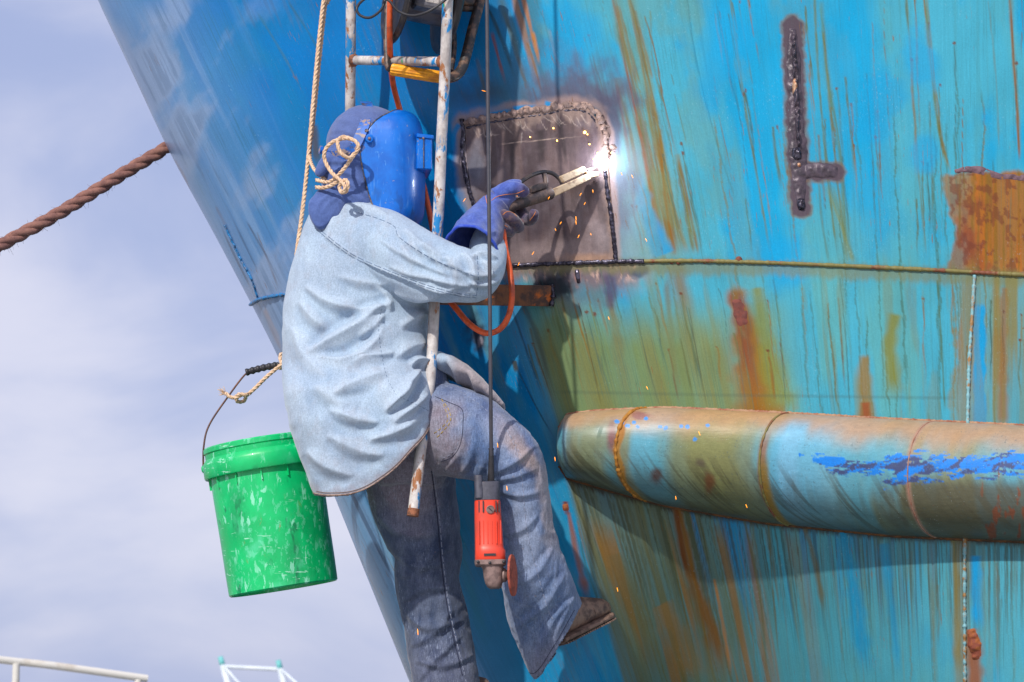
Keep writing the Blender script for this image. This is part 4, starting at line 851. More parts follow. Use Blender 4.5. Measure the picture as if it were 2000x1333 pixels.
laid('rope_loop', [(618, 352, -.09), (640, 356, -.13), (655, 348, -.15), (672, 330, -.17), (690, 305, -.18), (700, 290, -.185), (696, 278, -.185), (682, 271, -.18), (665, 272, -.175), (648, 279, -.17), (636, 292, -.165), (633, 306, -.16), (638, 322, -.16), (650, 340, -.17), (664, 352, -.18), (672, 362, -.185)], .0058, rope, k=150)
laid('rope_loop', [(683, 270, -.165), (668, 268, -.17), (660, 277, -.195), (662, 292, -.2), (671, 304, -.2), (683, 309, -.19), (692, 300, -.175)], .0056, rope, k=70)
laid('knot', [(668, 354, -.19), (676, 352, -.205), (680, 362, -.21), (676, 374, -.205), (667, 376, -.195), (663, 366, -.19), (668, 356, -.2), (674, 366, -.215), (670, 376, -.21)], .0056, rope, k=80)
laid('rope_tail', [(664, 352, -.165), (648, 362, -.155), (632, 367, -.14), (617, 366, -.125)], .0060, rope, k=40)

m_moor = mat('brown mooring rope', (146, 104, 92), .95, color2=(112, 78, 74), scale=30, lo=.4, hi=.65, bump=.002, bscale=300); layer(m_moor, (196, 150, 116), 4, .60, .68)
moor = tag(laid('mooring_rope', [(-2600, 1880, -.9), (-1200, 1150, .2), (-260, 624, .75), (-120, 546, .85), (0, 480, .93), (110, 420, 1.0), (220, 352, 1.06), (330, 286, 1.12), (420, 230, 1.25)], .0215, None, m_moor, pitch=.16, k=90, n=10), 'thick brown mooring rope stretched from the bow out over the water', 'rope')
# loose fibres of the mooring rope
mb = MB(); c_ = spline([tuple(P(*p)) for p in [(-120, 546, .85), (0, 480, .93), (110, 420, 1.0), (220, 352, 1.06), (325, 290, 1.115)]], 200)
for i in range(260):
    p_ = Vector(c_[random.randrange(200)]); d = Vector((random.gauss(0, 1), random.gauss(0, 1), random.gauss(0, 1))).normalized(); e_ = Vector((random.gauss(0, .5), random.gauss(0, .5), random.gauss(0, .5) - .2))
    mb.tube([p_ + d * .018, p_ + d * .025 + e_ * .003, p_ + d * .029 + e_ * .012], [.0007, .0005, .0003], 3)
f_ = mb.build('loose_fibres', m_moor, moor); f_['kind'] = 'stuff'

# ================================================================== BUCKET
m_green = mat('green bucket plastic', (0, 194, 110), .38, color2=(0, 176, 98), scale=8, lo=.4, hi=.6, coat=.15, bump=.0005, bscale=90)
specks(m_green, (110, 214, 170), 70, .55, .60, (1, 1, .6), .6, 'obj', (5, .42, .60)); specks(m_green, (96, 214, 168), 9, .50, .68, (1, 1, .7), .55, 'obj', (4, .45, .6))
specks(m_green, (4, 96, 66), 26, .58, .66, (1, 1, .35), .7, 'obj', (6, .46, .6)); specks(m_green, (140, 110, 52), 18, .62, .68, (1, 1, .5), .8, 'obj', (5, .5, .62)); specks(m_green, (150, 228, 198), 60, .58, .61, (1, 1, .3), .8, 'obj', (6, .44, .58)); specks(m_green, (2, 112, 66), 9, .5, .7, (1, 1, .25), .5, 'obj', (3, .4, .6)); specks(m_green, (176, 232, 210), 90, .63, .65, (.25, .25, 1.6), .7, 'obj', (8, .5, .6))
YB = .34
bt, bb = P(511, 872, YB), P(553, 1150, YB); bax = (bb - bt).normalized(); bh = (bb - bt).length
bucket = thing('bucket', 'dented green plastic bucket hanging tilted behind the welder', 'bucket', bb)
tl = Vector((0, -.10, 0)); bax = (bax + tl * -.0 + Vector((0, .05, 0))).normalized()
mb = MB(); Rb = .164; prof = [(.0, .02), (Rb * .97, .0), (Rb * 1.0, .03), (Rb * 1.0, bh * .25), (Rb * .998, bh * .5), (Rb * 1.005, bh * .8), (Rb * 1.01, bh * .985), (Rb * .96, bh), (Rb * .955, bh * .97), (Rb * .95, bh * .2), (.0, bh * .19)]
prof = [(0, bh * .9), (.13, bh * .9), (Rb * .955, bh * .93), (Rb * .965, bh * .985), (Rb * .985, bh * .99), (Rb * 1.0, bh * .98), (Rb * 1.0, bh * .8), (Rb * .995, bh * .5), (Rb * .985, bh * .2), (Rb * .98, -.0), (Rb * .95, -.003), (Rb * .94, .03), (Rb * .93, bh * .9 - .01), (0, bh * .9 - .01)]
prof = [(r, h) for r, h in prof]
def lathe_shell(c, axis, prof, n=64, wob=0.0):
    mb = MB(); c = Vector(c); ax_ = Vector(axis).normalized(); u = ax_.orthogonal().normalized(); v2 = ax_.cross(u); secs = []
    for r, h in prof:
        secs.append([c + ax_ * h + (u * math.cos(2 * math.pi * j / n) + v2 * math.sin(2 * math.pi * j / n)) * max(r, 1e-4) * (1 + wob * (vn(3 * math.cos(2 * math.pi * j / n) + 5, 3 * math.sin(2 * math.pi * j / n) + h * 9, seed=41) - .5)) for j in range(n)])
    return mb.loft(secs, cap=False)
body = lathe_shell(bt, bax, [(Rb * .93, .0), (Rb * 1.0, -.002), (Rb * 1.0, .03), (Rb * .998, bh * .3), (Rb * .99, bh * .6), (Rb * .985, bh * .85), (Rb * .98, bh * .99), (Rb * .955, bh), (Rb * .945, bh - .012), (Rb * .5, bh - .014), (.0, bh - .014)], 64, .014).build('bucket_wall', m_green, bucket, sharp=35)
body2 = lathe_shell(bt, bax, [(Rb * 1.0, .0), (Rb * .955, .0), (Rb * .95, .03), (Rb * .93, bh - .03), (0, bh - .028)], 48).build('bucket_inside', m_green, bucket, sharp=35)
lathe_shell(bt, bax, [(Rb * .94, -.004), (Rb * 1.02, -.016), (Rb * 1.045, -.012), (Rb * 1.05, .0), (Rb * 1.03, .004), (Rb * 1.03, .018), (Rb * 1.05, .022), (Rb * 1.085, .030), (Rb * 1.10, .036), (Rb * 1.10, .072), (Rb * 1.085, .076), (Rb * 1.02, .074), (Rb * 1.0, .070)], 72, .010).build('rim_band', m_green, bucket, sharp=35)
u_ = bax.orthogonal().normalized(); sdx = Vector((1, 0, 0)); sdx = (sdx - bax * sdx.dot(bax)).normalized(); fwd_ = bax.cross(sdx); fwd_ = fwd_ if fwd_.y < 0 else -fwd_
for ang in np.linspace(-80, 80, 7):
    d = sdx * math.sin(R(ang)) + fwd_ * math.cos(R(ang)); mb = MB(); mb.box(bt + bax * .090 + d * (Rb * 1.0), d * .006, bax * .018, d.cross(bax) * .0018); mb.build('rim_rib', m_green, bucket, smooth=False)
m_wire = mat('rusty wire', (92, 66, 60), .6, .3, color2=(120, 80, 58), scale=40)
wl = bt + bax * .04 - sdx * (Rb * 1.10); wr = bt + bax * .04 + sdx * (Rb * 1.10)
pipe('bail_wire', [wl, P(398, 872, YB - .01), P(408, 832, YB), P(442, 780, YB), P(484, 727, YB), P(515, 719, YB), P(550, 711, YB), P(580, 720, YB + .02), P(612, 780, YB + .02), P(628, 850, YB), wr], .0028, m_wire, bucket, n=8, k=90)
for wx in (wl, wr):
    mb = MB(); d = (wx - bt); d -= bax * d.dot(bax); d.normalize(); mb.lathe(wx - d * .004, d, [(0, 0), (.012, .0), (.011, .006), (.006, .009), (0, .009)], 16); mb.build('bail_ear', m_green, bucket)
q_ = spline([tuple(P(480, 728, YB)), tuple(P(513, 719, YB)), tuple(P(545, 713, YB))], 60); mb = MB(); mb.tube([Vector(x) for x in q_], list(.0098 + .0013 * np.sin(np.linspace(0, 2 * math.pi * 6, 60))), 14); mb.build('bail_grip', m_rub, bucket)
tie = thing('tie_rope', 'short frayed rope tying the bucket handle up behind the welder', 'rope', P(545, 715, .33))
laid('rope_line', [(600, 690, .24), (570, 704, .28), (556, 712, .315), (548, 714, .325), (538, 722, .33), (520, 737, .335), (500, 757, .335), (482, 773, .335)], .0060, tie, k=50)
laid('knot', [(555, 716, .31), (548, 704, .315), (549, 692, .325), (556, 697, .33), (553, 708, .31), (546, 718, .315), (551, 720, .33)], .0062, tie, k=60)
laid('knot', [(484, 771, .33), (472, 772, .32), (462, 778, .325), (464, 785, .335), (476, 784, .345), (479, 774, .32), (468, 770, .315), (460, 776, .33)], .0058, tie, k=70)
laid('rope_tail', [(462, 777, .33), (450, 776, .33), (440, 768, .33)], .0058, tie, k=24)
mb = MB(); c_ = P(441, 769, .33)
for i in range(34):
    d = (P(430 + random.uniform(-3, 8), 764 + random.uniform(-8, 10), .33 + random.uniform(-.012, .012)) - c_); mb.tube([c_, c_ + d * .55 + Vector((0, 0, random.gauss(0, .002))), c_ + d * random.uniform(.8, 1.3)], [.0012, .0009, .0004], 4)
mb.build('frayed_end', m_rope, tie)

# ================================================================== ANGLE GRINDER on its cord
m_red = mat('worn red plastic', (224, 62, 34), .42, color2=(200, 64, 44), scale=16, coat=.1); layer(m_red, (226, 196, 180), 34, .66, .69, (1, 1, .6), seed=1.3)
m_gear = mat('dusty grey casting', (142, 118, 112), .6, .25, color2=(112, 92, 88), scale=40, bump=.001)
m_motor = mat('charcoal plastic', (76, 76, 88), .5, color2=(56, 56, 66), scale=30); layer(m_motor, (170, 130, 104), 30, .66, .70, seed=2.0)
m_discr = mat('worn grinding disc', (176, 84, 62), .85, color2=(134, 62, 48), scale=60, bump=.002, bscale=200)
YG = -.235
gt, gbm = P(958, 935, YG), P(962, 1150, YG); ga_ = (gbm - gt).normalized(); gx = Vector((1, 0, 0)); gx = (gx - ga_ * gx.dot(ga_)).normalized(); gy = ga_.cross(gx); gy = gy if gy.y < 0 else -gy
PXM = 8 - .30; mpp = (8 + YG) * (1 / cP) / FPX * 1.0
grinder = thing('angle_grinder', 'red angle grinder hanging head down on its black cord', 'power tool', gbm)
def gsec(py, x0, x1, dep, ex=3.0, n=28, sh=0.0):
    c = P((x0 + x1) / 2, py, YG) + gy * sh; hw = (x1 - x0) / 2 * mpp
    return [c + gx * (hw * np.sign(math.cos(t)) * abs(math.cos(t)) ** (2 / ex)) + gy * (dep * np.sign(math.sin(t)) * abs(math.sin(t)) ** (2 / ex)) for t in np.linspace(0, 2 * math.pi, n + 1)[:-1]]
mb = MB(); mb.loft([gsec(978, 928, 976, .030), gsec(980, 927, 977, .033), gsec(1010, 927, 979, .034), gsec(1068, 928, 983, .034), gsec(1072, 928, 984, .036), gsec(1077, 928, 987, .038), gsec(1094, 928, 987, .038), gsec(1096, 929, 986, .036)]); hous = mb.build('motor_housing', m_red, grinder, sharp=40)
mb = MB(); mb.loft([gsec(942, 930, 974, .026), gsec(944, 927, 976, .031), gsec(972, 927, 977, .033), gsec(978.5, 927, 977, .033)]); mcap = mb.build('tail_cover', m_motor, grinder, sharp=40)
mb = MB(); mb.loft([gsec(930, 927, 938, .016, sh=.012), gsec(931, 926, 942, .020, sh=.012), gsec(958, 927, 945, .022, sh=.014), gsec(975, 928, 946, .022, sh=.014)]); mb.build('switch_block', m_motor, grinder, sharp=40)
for x_ in (936, 944, 969, 975):
    mb = MB(); mb.box(P(x_, 992, YG) + gy * (.0345 if 940 < x_ < 972 else .029), gx * .0017, ga_ * .016, gy * .002); mb.build('vent_slot', m_rub, hous, smooth=False)
for x_ in np.linspace(936, 978, 6):
    mb = MB(); mb.box(P(x_, 1042, YG) + gy * .0335, gx * .0012, ga_ * .032, gy * .002, .0005); mb.build('grip_rib', m_red, hous, smooth=False)
c_ = P(958, 998, YG) + gy * .034; mb = MB(); mb.lathe(c_, gy, [(0, -.002), (.0115, -.002), (.0115, .003), (.0095, .004), (.009, .0025), (0, .0025)], 28); kn = mb.build('brush_cap', m_gear, hous, sharp=30)
mb = MB(); mb.box(c_ + gy * .003, (gx + ga_).normalized() * .007, (gx - ga_).normalized() * .0012, gy * .001); mb.build('cap_slot', m_rub, kn, smooth=False)
mb = MB(); mb.box(P(957, 1086, YG) + gy * .0385, gx * .016, ga_ * .0032, gy * .0015); mb.build('vent_slot', m_rub, hous, smooth=False)
mb = MB(); mb.loft([gsec(1095, 928, 988, .038, 5), gsec(1096, 927, 988, .040, 5), gsec(1104, 928, 988, .040, 5), gsec(1106, 930, 984, .038, 5)]); mb.build('flange', m_gear, grinder, sharp=30)
mb = MB(); mb.loft([gsec(1104, 938, 984, .034), gsec(1112, 943, 983, .033), gsec(1128, 945, 982, .031), gsec(1140, 948, 981, .029), gsec(1147, 952, 980, .026), gsec(1150, 957, 977, .02)]); gh = mb.build('gear_head', m_gear, grinder, sharp=40)
for x_, y_ in ((934, 1100), (984, 1100), (957, 1102)):
    mb = MB(); mb.lathe(P(x_, y_, YG) + gy * .039, gy, [(0, 0), (.0045, 0), (.004, .003), (0, .003)], 12); mb.build('screw', m_rub, gh)
sx = Vector((1, -.20, .03)).normalized(); sc0 = P(980, 1124, YG); mb = MB(); mb.lathe(sc0 - sx * .008, sx, [(.0, 0), (.021, 0), (.021, .010), (.019, .012), (.019, .018), (.016, .020), (.013, .024), (0, .024)], 28); mb.build('spindle_collar', m_gear, gh, sharp=30)
dc = P(1001, 1124, YG) ; mb = MB(); mb.lathe(dc, sx, [(.0, -.004), (.018, -.004), (.030, -.001), (.0535, -.003), (.0565, -.003), (.0575, .0), (.0565, .003), (.05, .003), (.03, .005), (.0, .005)], 56); dsk = mb.build('grinding_disc', m_discr, grinder, sharp=40)
mb = MB(); mb.lathe(dc - sx * .0042, sx, [(.022, 0), (.044, 0), (.044, -.0012), (.022, -.0012)], 48); mb.build('disc_label', mat('grey disc paper', (150, 134, 140), .7, color2=(120, 108, 116), scale=60), dsk, smooth=False)
mb = MB(); mb.lathe(dc - sx * .012, sx, [(0, 0), (.016, 0), (.017, .008), (0, .008)], 24); mb.build('flange_nut', m_discr, dsk, sharp=30)
mb = MB(); st_ = P(959.5, 876, YG - .024); e_ = P(959, 944, YG); mb.tube([st_ + (e_ - st_) * t for t in (0, .01, .03, .035, .05, .5, .97, 1)], [.0075, .0085, .0085, .0062, .0066, .0078, .0098, .0098], 14); mb.build('strain_relief', m_rub, grinder, sharp=35)
pipe('cord', [P(944, -900, -.36), P(949, -200, -.34), P(951, 0, -.335), P(954, 300, -.33), P(957, 600, -.325), P(958.5, 780, -.305), P(959.5, 890, -.256)], .0053, mat('grey black cord', (66, 64, 72), .5, var=.2, scale=30), grinder, n=10, k=40)

# ================================================================== FAR THINGS over the water
m_white = mat('weathered white paint', (212, 208, 200), .55, color2=(176, 160, 140), scale=3, lo=.55, hi=.7, detail=7)
Yr = 12.0
rl = thing('railing', 'white pipe railing on the jetty beyond the water', 'railing', (P(150, 1290, Yr).x, Yr, 1.4))
pts = [P(-400, 1243, Yr - .6), P(0, 1289, Yr), P(100, 1300, Yr + .1), P(288, 1326, Yr + .3)]
pipe('top_rail', pts, .027, m_white, rl, n=12, k=40)
for x_ in (-330, -150, 32, 270):
    yy = np.interp(x_, [-400, 0, 100, 288], [1243, 1289, 1300, 1326]); yd = np.interp(x_, [-400, 0, 100, 288], [Yr - .6, Yr, Yr + .1, Yr + .3]); a = P(x_, yy + 4, yd); b = Vector((a.x - .01, a.y, 1.4)); mb = MB(); mb.tube([a, b], .026, 12); mb.build('post', m_white, rl, sharp=40)
pipe('mid_rail', [p - Vector((0, 0, .5)) for p in pts], .020, m_white, rl, n=10, k=30)
Yt = 40.0; m_pale = mat('pale painted steel', (214, 222, 228), .5, color2=(190, 200, 210), scale=2); m_tip = mat('turquoise paint', (120, 206, 206), .5, scale=2)
tw = thing('lattice_mast', 'distant white lattice frame with turquoise tips over the jetty', 'mast', (P(490, 1320, Yt).x, Yt, 1.4))
tops = []
for x_, y_, dx in ((430, 1283, 14), (543, 1290, 12)):
    t0 = P(x_, y_, Yt); t1 = P(x_ + dx * .35, y_ + 16, Yt); b = P(x_ + dx * 1.1, y_ + 52, Yt); d = (b - t1).normalized(); base = t1 + d * ((t1.z - 1.4) / -d.z)
    mb = MB(); mb.tube([t1, base], .055, 10); lg = mb.build('leg', m_pale, tw); mb = MB(); mb.tube([t0, t1 + (t1 - t0) * .1], [.042, .05], 10); mb.build('tip', m_tip, lg); tops.append((t1, base))
pipe('crossbar', [P(432, 1302, Yt), P(550, 1308, Yt)], .035, m_pale, tw, n=8, k=4); pipe('crossbar', [tops[0][1] + Vector((0, 0, .9)), tops[1][1] + Vector((0, 0, .9))], .035, m_pale, tw, n=8, k=4)
for (t1, base), (x_, y_) in zip(tops, ((470, 1338), (585, 1340))): pipe('brace', [t1, P(x_, y_, Yt - .4), P(x_ + 40, y_ + 32, Yt - .8)], .025, m_pale, tw, n=8, k=10)
# ================================================================== THE WELDER
from mathutils.bvhtree import BVHTree
MPP = 8.0 / cP / FPX
person = thing('person', 'person in pale denim shirt, jeans and blue welding mask, welding from a ladder', 'person', P(800, 1100, .05))
person['label'] = 'person in faded denim shirt, jeans and blue mask welding the ship from a ladder'
def msec(px, py, Y, hw, dy, ex=2.3, n=36, tilt=0.0):
    """a level section of a garment: half width in picture units, half depth in metres"""
    c = P(px, py, Y); h = hw * (8 + Y) / 8 * MPP; o_ = []
    for t in np.linspace(0, 2 * math.pi, n + 1)[:-1]:
        a = np.sign(math.cos(t)) * abs(math.cos(t)) ** (2 / ex); b = np.sign(math.sin(t)) * abs(math.sin(t)) ** (2 / ex)
        o_.append(c + Vector((h * a, dy * b, tilt * h * a)))
    return o_
def limb(mb, pts, n=28, dep=1.0):
    """pts: (px,py,Y,radius m) -> a smooth tapering tube"""
    q = np.array([(*P(a, b, c), r) for a, b, c, r in pts]); s_ = spline(q, len(pts) * 6); mb.tube([Vector(x[:3]) for x in s_], list(s_[:, 3]), n); return mb
FOLD = 2.0; FW = .85
def fold_height(px, py, folds):
    h = np.zeros(len(px))
    for pts, w_, a in folds:
        w_ = w_ * FW
        pts = spline(np.asarray(pts, float), 5 * len(pts)) if len(pts) > 2 else np.asarray(pts, float)
        W = w_ * 4; i = np.where((px > pts[:, 0].min() - W) & (px < pts[:, 0].max() + W) & (py > pts[:, 1].min() - W) & (py < pts[:, 1].max() + W))[0]
        if not len(i): continue
        d, t, sg = seg_dist(px[i], py[i], pts, True); ww = w_ * (.55 + .6 * np.sin(np.pi * np.clip(t, .02, .98)))
        sd_ = d * sg; pr = np.exp(-(d / ww) ** 1.35) - .60 * np.exp(-((sd_ - 1.8 * ww) / (1.1 * ww)) ** 2) * (d < 4 * ww)
        h[i] += FOLD * a * pr * np.sin(np.pi * np.clip(t, 0, 1)) ** .5
    return h
TOCAM = np.array((0, -cP, -sP))
def drape(me, folds, amp, seed, freq=11.0, stretch=(1, 1, .6), fine=.0012):
    v = coords(me); nn = normals(me); px, py = proj(v); face = np.clip((nn @ TOCAM + .15) / .5, 0, 1)
    w3 = v * np.array(stretch) * freq
    wx = fbm(w3[:, 0], w3[:, 1], w3[:, 2], seed=seed, oct=2); r1 = 1 - np.abs(fbm(w3[:, 0] + wx * 2.2, w3[:, 1] + wx, w3[:, 2] * 1.3 - wx * 2, seed=seed + 3, oct=3) - .5) * 4
    h = amp * (np.clip(r1, -1, 1)) + fine * (fbm(w3[:, 0] * 5, w3[:, 1] * 5, w3[:, 2] * 5, seed=seed + 9, oct=2) - .5)
    h = h + face * fold_height(px, py, folds)
    global RIDGE
    RIDGE = np.clip(h / .008, -1, 1)
    v = v + nn * h[:, None]; me.vertices.foreach_set('co', v.astype(np.float32).ravel()); me.update(); return me
def set_paint(me, painter, base, gain=.85):
    v = coords(me); px, py = proj(v); q = Q(px, py, base); q.u = px; q.nrm = normals(me); painter(q, v); q.c *= gain
    add_attrs(me, np.hstack((q.c, q.rough[:, None])), v)
def below(px, py, line):
    return py - np.interp(px, [a for a, b in line], [b for a, b in line])
def trim(me, line, keep=None):
    """open the garment along a hem line"""
    v = coords(me); px, py = proj(v); d = below(px, py, line)
    if keep is not None: d = np.where(keep(px, py, v), -99, d)
    near_ = (d > 0) & (d < 3.4); v[near_, 2] += d[near_] * MPP * 1.02; me.vertices.foreach_set('co', v.astype(np.float32).ravel()); cut(me, d < 3.4)
def solid(o, th):
    m = o.modifiers.new('thickness', 'SOLIDIFY'); m.thickness = th; m.offset = -1; return o
def stitch(name, bvh, pts, m, parent, r=.0009, dash=0, off=.0006, side=0.0, step=2.0):
    """thread laid on a garment along a line seen in the picture"""
    pts = np.asarray(pts, float); L_ = np.hypot(*(pts[1:] - pts[:-1]).T).sum(); k_ = max(int(L_ / step), 6); q = spline(pts, k_)
    if side:
        t = np.gradient(q, axis=0); t /= np.linalg.norm(t, axis=1)[:, None]; q = q + np.stack((-t[:, 1], t[:, 0]), -1) * side
    hit = []
    for x, y in q:
        d = (P(x, y, 0) - Vector(CAM)).normalized(); l_, n_, i_, ds = bvh.ray_cast(Vector(CAM), d)
        hit.append(None if l_ is None else l_ - d * off)
    mb = MB(); run = []
    for i, h in enumerate(hit + [None]):
        gap = h is None or (run and (h - run[-1]).length > .03) or (dash and i % (dash + 1) == dash)
        if gap:
            if len(run) > 1: mb.tube(run, r, 4)
            run = []
            if h is not None and not (dash and i % (dash + 1) == dash): run = [h]
        else: run.append(h)
    if mb.v:
        o = mb.build(name, m, parent)
        if dash: o['kind'] = 'stuff'
        return o

# --- body inside the clothes: one skin over a jointed skeleton
J = [(P(790, 860, .02), .11), (P(730, 760, .02), .12), (P(700, 620, .01), .13), (P(700, 480, .0), .12), (P(704, 420, .0), .05), (P(712, 370, -.005), .05), (P(722, 300, -.005), .082), (P(726, 265, -.005), .07),
     (P(735, 460, -.08), .06), (P(860, 530, -.18), .045), (P(930, 535, -.19), .036), (P(968, 450, -.10), .03), (P(985, 400, -.075), .026),
     (P(735, 460, .10), .06), (P(796, 520, .15), .04), (P(780, 480, .13), .03),
     (P(850, 850, -.08), .09), (P(950, 868, -.13), .075), (P(1003, 900, -.11), .06), (P(1035, 1060, -.04), .05), (P(1080, 1205, .13), .036), (P(1125, 1228, .20), .022),
     (P(800, 930, .13), .09), (P(840, 1090, .17), .06), (P(860, 1250, .21), .05), (P(880, 1400, .24), .036), (P(930, 1420, .24), .03)]
E = [(0, 1), (1, 2), (2, 3), (3, 4), (4, 5), (5, 6), (6, 7), (3, 8), (8, 9), (9, 10), (10, 11), (11, 12), (3, 13), (13, 14), (14, 15), (0, 16), (16, 17), (17, 18), (18, 19), (19, 20), (20, 21), (0, 22), (22, 23), (23, 24), (24, 25), (25, 26)]
me = bpy.data.meshes.new('body'); me.from_pydata([tuple(p) for p, r in J], E, []); o = bpy.data.objects.new('tmp', me); COL.objects.link(o)
sm = o.modifiers.new('skin', 'SKIN'); 
for i, (p, r) in enumerate(J): me.skin_vertices[0].data[i].radius = (r * .72, r * .72)
me.skin_vertices[0].data[0].use_root = True
o.modifiers.new('sub', 'SUBSURF').levels = 2
m_skin = mat('skin', (150, 100, 76), .55, var=.1); link('body', evaluated(o), m_skin, person)

# --- shirt
mb = MB()
T_ = [(382, 650, 728, .02, .062), (400, 622, 742, .01, .085), (420, 606, 768, .0, .115), (450, 594, 800, .0, .14), (490, 582, 822, .0, .16), (540, 567, 836, .0, .17), (600, 556, 838, .0, .172), (660, 552, 837, -.005, .175), (720, 553, 839, -.01, .185), (780, 559, 844, -.05, .195), (840, 571, 846, -.06, .195), (900, 590, 846, -.06, .185), (960, 614, 846, -.05, .175), (1010, 632, 846, -.05, .17)]
mb.loft([msec((a + b) / 2, y, Yc, (b - a) / 2, d, 2.5 + .8 * (y > 760), 48) for y, a, b, Yc, d in T_])
limb(mb, [(690, 470, -.03, .10), (745, 482, -.09, .104), (800, 512, -.15, .100), (850, 528, -.195, .088), (895, 536, -.225, .077), (926, 541, -.235, .068), (942, 530, -.222, .060), (950, 508, -.18, .055), (955, 482, -.13, .052), (958, 462, -.10, .046)])
limb(mb, [(700, 470, .06, .10), (750, 490, .12, .085), (800, 530, .16, .07), (812, 505, .14, .055), (800, 480, .13, .05)])
limb(mb, [(640, 440, -.02, .075), (690, 432, -.03, .075), (730, 440, -.05, .07)])
fl = [((838, 706), 22, .11, .0), ((875, 716), 19, .12, .0), ((905, 732), 17, .12, -.01), ((935, 755), 14, .11, -.02), ((962, 780), 10, .09, -.03), ((984, 798), 4, .06, -.04)]
secs = []
for (x, y), hw, d, Y_ in fl:
    c = P(x, y, Y_); u = Vector((.5, 0, .86)); secs.append([c + u * (hw * MPP * math.cos(t)) + Vector((0, d * math.sin(t), 0)) for t in np.linspace(0, 2 * math.pi, 25)[:-1]])
mb.loft(secs)
shirt_me = remesh(mb, .0046, 8)
HEM = [(500, 955), (612, 966), (640, 970), (680, 968), (712, 958), (745, 938), (775, 914), (802, 884), (826, 858), (842, 832), (848, 812), (852, 2000)]
trim(shirt_me, HEM)
SF = [([(768, 590), (735, 606), (690, 640), (640, 668), (606, 690)], 13, .013), ([(598, 560), (640, 590), (700, 604), (752, 596)], 11, .009), ([(588, 590), (615, 625), (640, 645)], 12, .007), ([(752, 632), (726, 676), (680, 706), (620, 700)], 12, .012),
      ([(650, 770), (700, 748), (756, 735)], 11, .008), ([(640, 800), (690, 818), (740, 826)], 12, .010), ([(752, 806), (788, 770), (818, 724)], 9, .016), ([(768, 826), (800, 800), (832, 770)], 9, .011), ([(800, 716), (818, 704), (834, 722)], 7, .014),
      ([(720, 860), (780, 840), (830, 800)], 12, .008), ([(640, 850), (700, 880), (750, 890)], 14, .007), ([(610, 750), (650, 780), (672, 800)], 14, .006), ([(600, 880), (640, 910), (690, 930)], 14, .006), ([(575, 640), (600, 700), (640, 740)], 16, .007),
      ([(660, 540), (710, 552), (760, 556)], 10, .005), ([(700, 660), (730, 640), (750, 615)], 8, .007), ([(780, 640), (810, 620), (836, 610)], 12, .006), ([(770, 700), (800, 680), (830, 672)], 12, .006), ([(690, 715), (730, 700), (770, 690)], 9, .007),
      ([(742, 470), (800, 505), (880, 540)], 5, .004), ([(700, 506), (763, 533), (835, 560), (925, 580)], 4, .004), ([(628, 456), (665, 484), (700, 506)], 4, .003), ([(772, 443), (781, 465), (835, 501), (925, 537)], 4, .004),
      ([(790, 450), (806, 470), (820, 500)], 8, .007), ([(826, 478), (846, 500), (860, 525)], 8, .007), ([(780, 470), (800, 500), (806, 530)], 8, .005), ([(870, 500), (888, 522), (893, 556)], 8, .007), ([(905, 496), (922, 520), (926, 560)], 7, .007), ([(770, 570), (810, 582), (860, 578)], 9, .008), ([(830, 560), (868, 566), (905, 560)], 8, .005),
      ([(856, 716), (900, 744), (950, 784), (980, 800)], 4, .005), ([(870, 696), (890, 722), (900, 750)], 6, .006), ([(915, 724), (930, 750), (940, 780)], 6, .006), ([(690, 402), (720, 410), (756, 422)], 7, .006), ([(640, 400), (650, 430), (640, 470)], 12, .006), ([(930, 500), (950, 516), (962, 545)], 6, .005), ([(905, 530), (930, 540), (968, 536)], 6, .006), ([(915, 552), (945, 556), (975, 545)], 6, .006), ([(920, 505), (945, 498), (972, 505)], 5, .006), ([(840, 545), (880, 552), (920, 560)], 6, .005), ([(760, 520), (800, 535), (850, 545)], 7, .004), ([(735, 560), (755, 580), (762, 610)], 7, .007), ([(800, 460), (840, 490), (880, 512)], 5, .004), ([(700, 700), (760, 760), (800, 850)], 30, .006)]
drape(shirt_me, SF, .0042, 31, 8.0); FOLD = 1.0; FW = .66
def shirt_paint(q, v):
    q.mix(SS(.42, .66, fbm(q.px / 46, q.py / 60, seed=401)) * .45, (186, 208, 226)); q.mix(SS(.5, .7, fbm(q.px / 20, q.py / 26, seed=402)) * .25, (146, 172, 200))
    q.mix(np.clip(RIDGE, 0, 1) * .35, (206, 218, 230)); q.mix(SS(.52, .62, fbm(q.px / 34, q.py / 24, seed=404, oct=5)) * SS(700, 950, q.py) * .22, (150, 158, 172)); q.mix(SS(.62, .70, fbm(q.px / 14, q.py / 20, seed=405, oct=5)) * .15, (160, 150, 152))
    hd = -below(q.px, q.py, HEM); q.mix(SS(26, 3, hd + (fbm(q.px / 14, q.py / 10, seed=403) - .5) * 30) * (q.px < 850) * .55, (150, 140, 146)); q.mix(SS(7, 2, hd) * (q.px < 850) * .7, (120, 102, 100))
    q.mix(SS(862, 900, q.px) * SS(660, 700, q.py) * .85, (166, 150, 150)); q.mix(SS(895, 935, q.px) * SS(520, 540, q.py) * SS(600, 480, q.py) * .3, (196, 206, 214))
    q.mix(SS(600, 560, q.px) * .3, (200, 214, 230)); q.rough[:] = .9
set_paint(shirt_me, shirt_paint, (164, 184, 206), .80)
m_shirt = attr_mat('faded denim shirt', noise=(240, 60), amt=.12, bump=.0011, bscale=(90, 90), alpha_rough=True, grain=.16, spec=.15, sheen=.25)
bvh = BVHTree.FromPolygons([v.co.copy() for v in shirt_me.vertices], [tuple(p.vertices) for p in shirt_me.polygons])
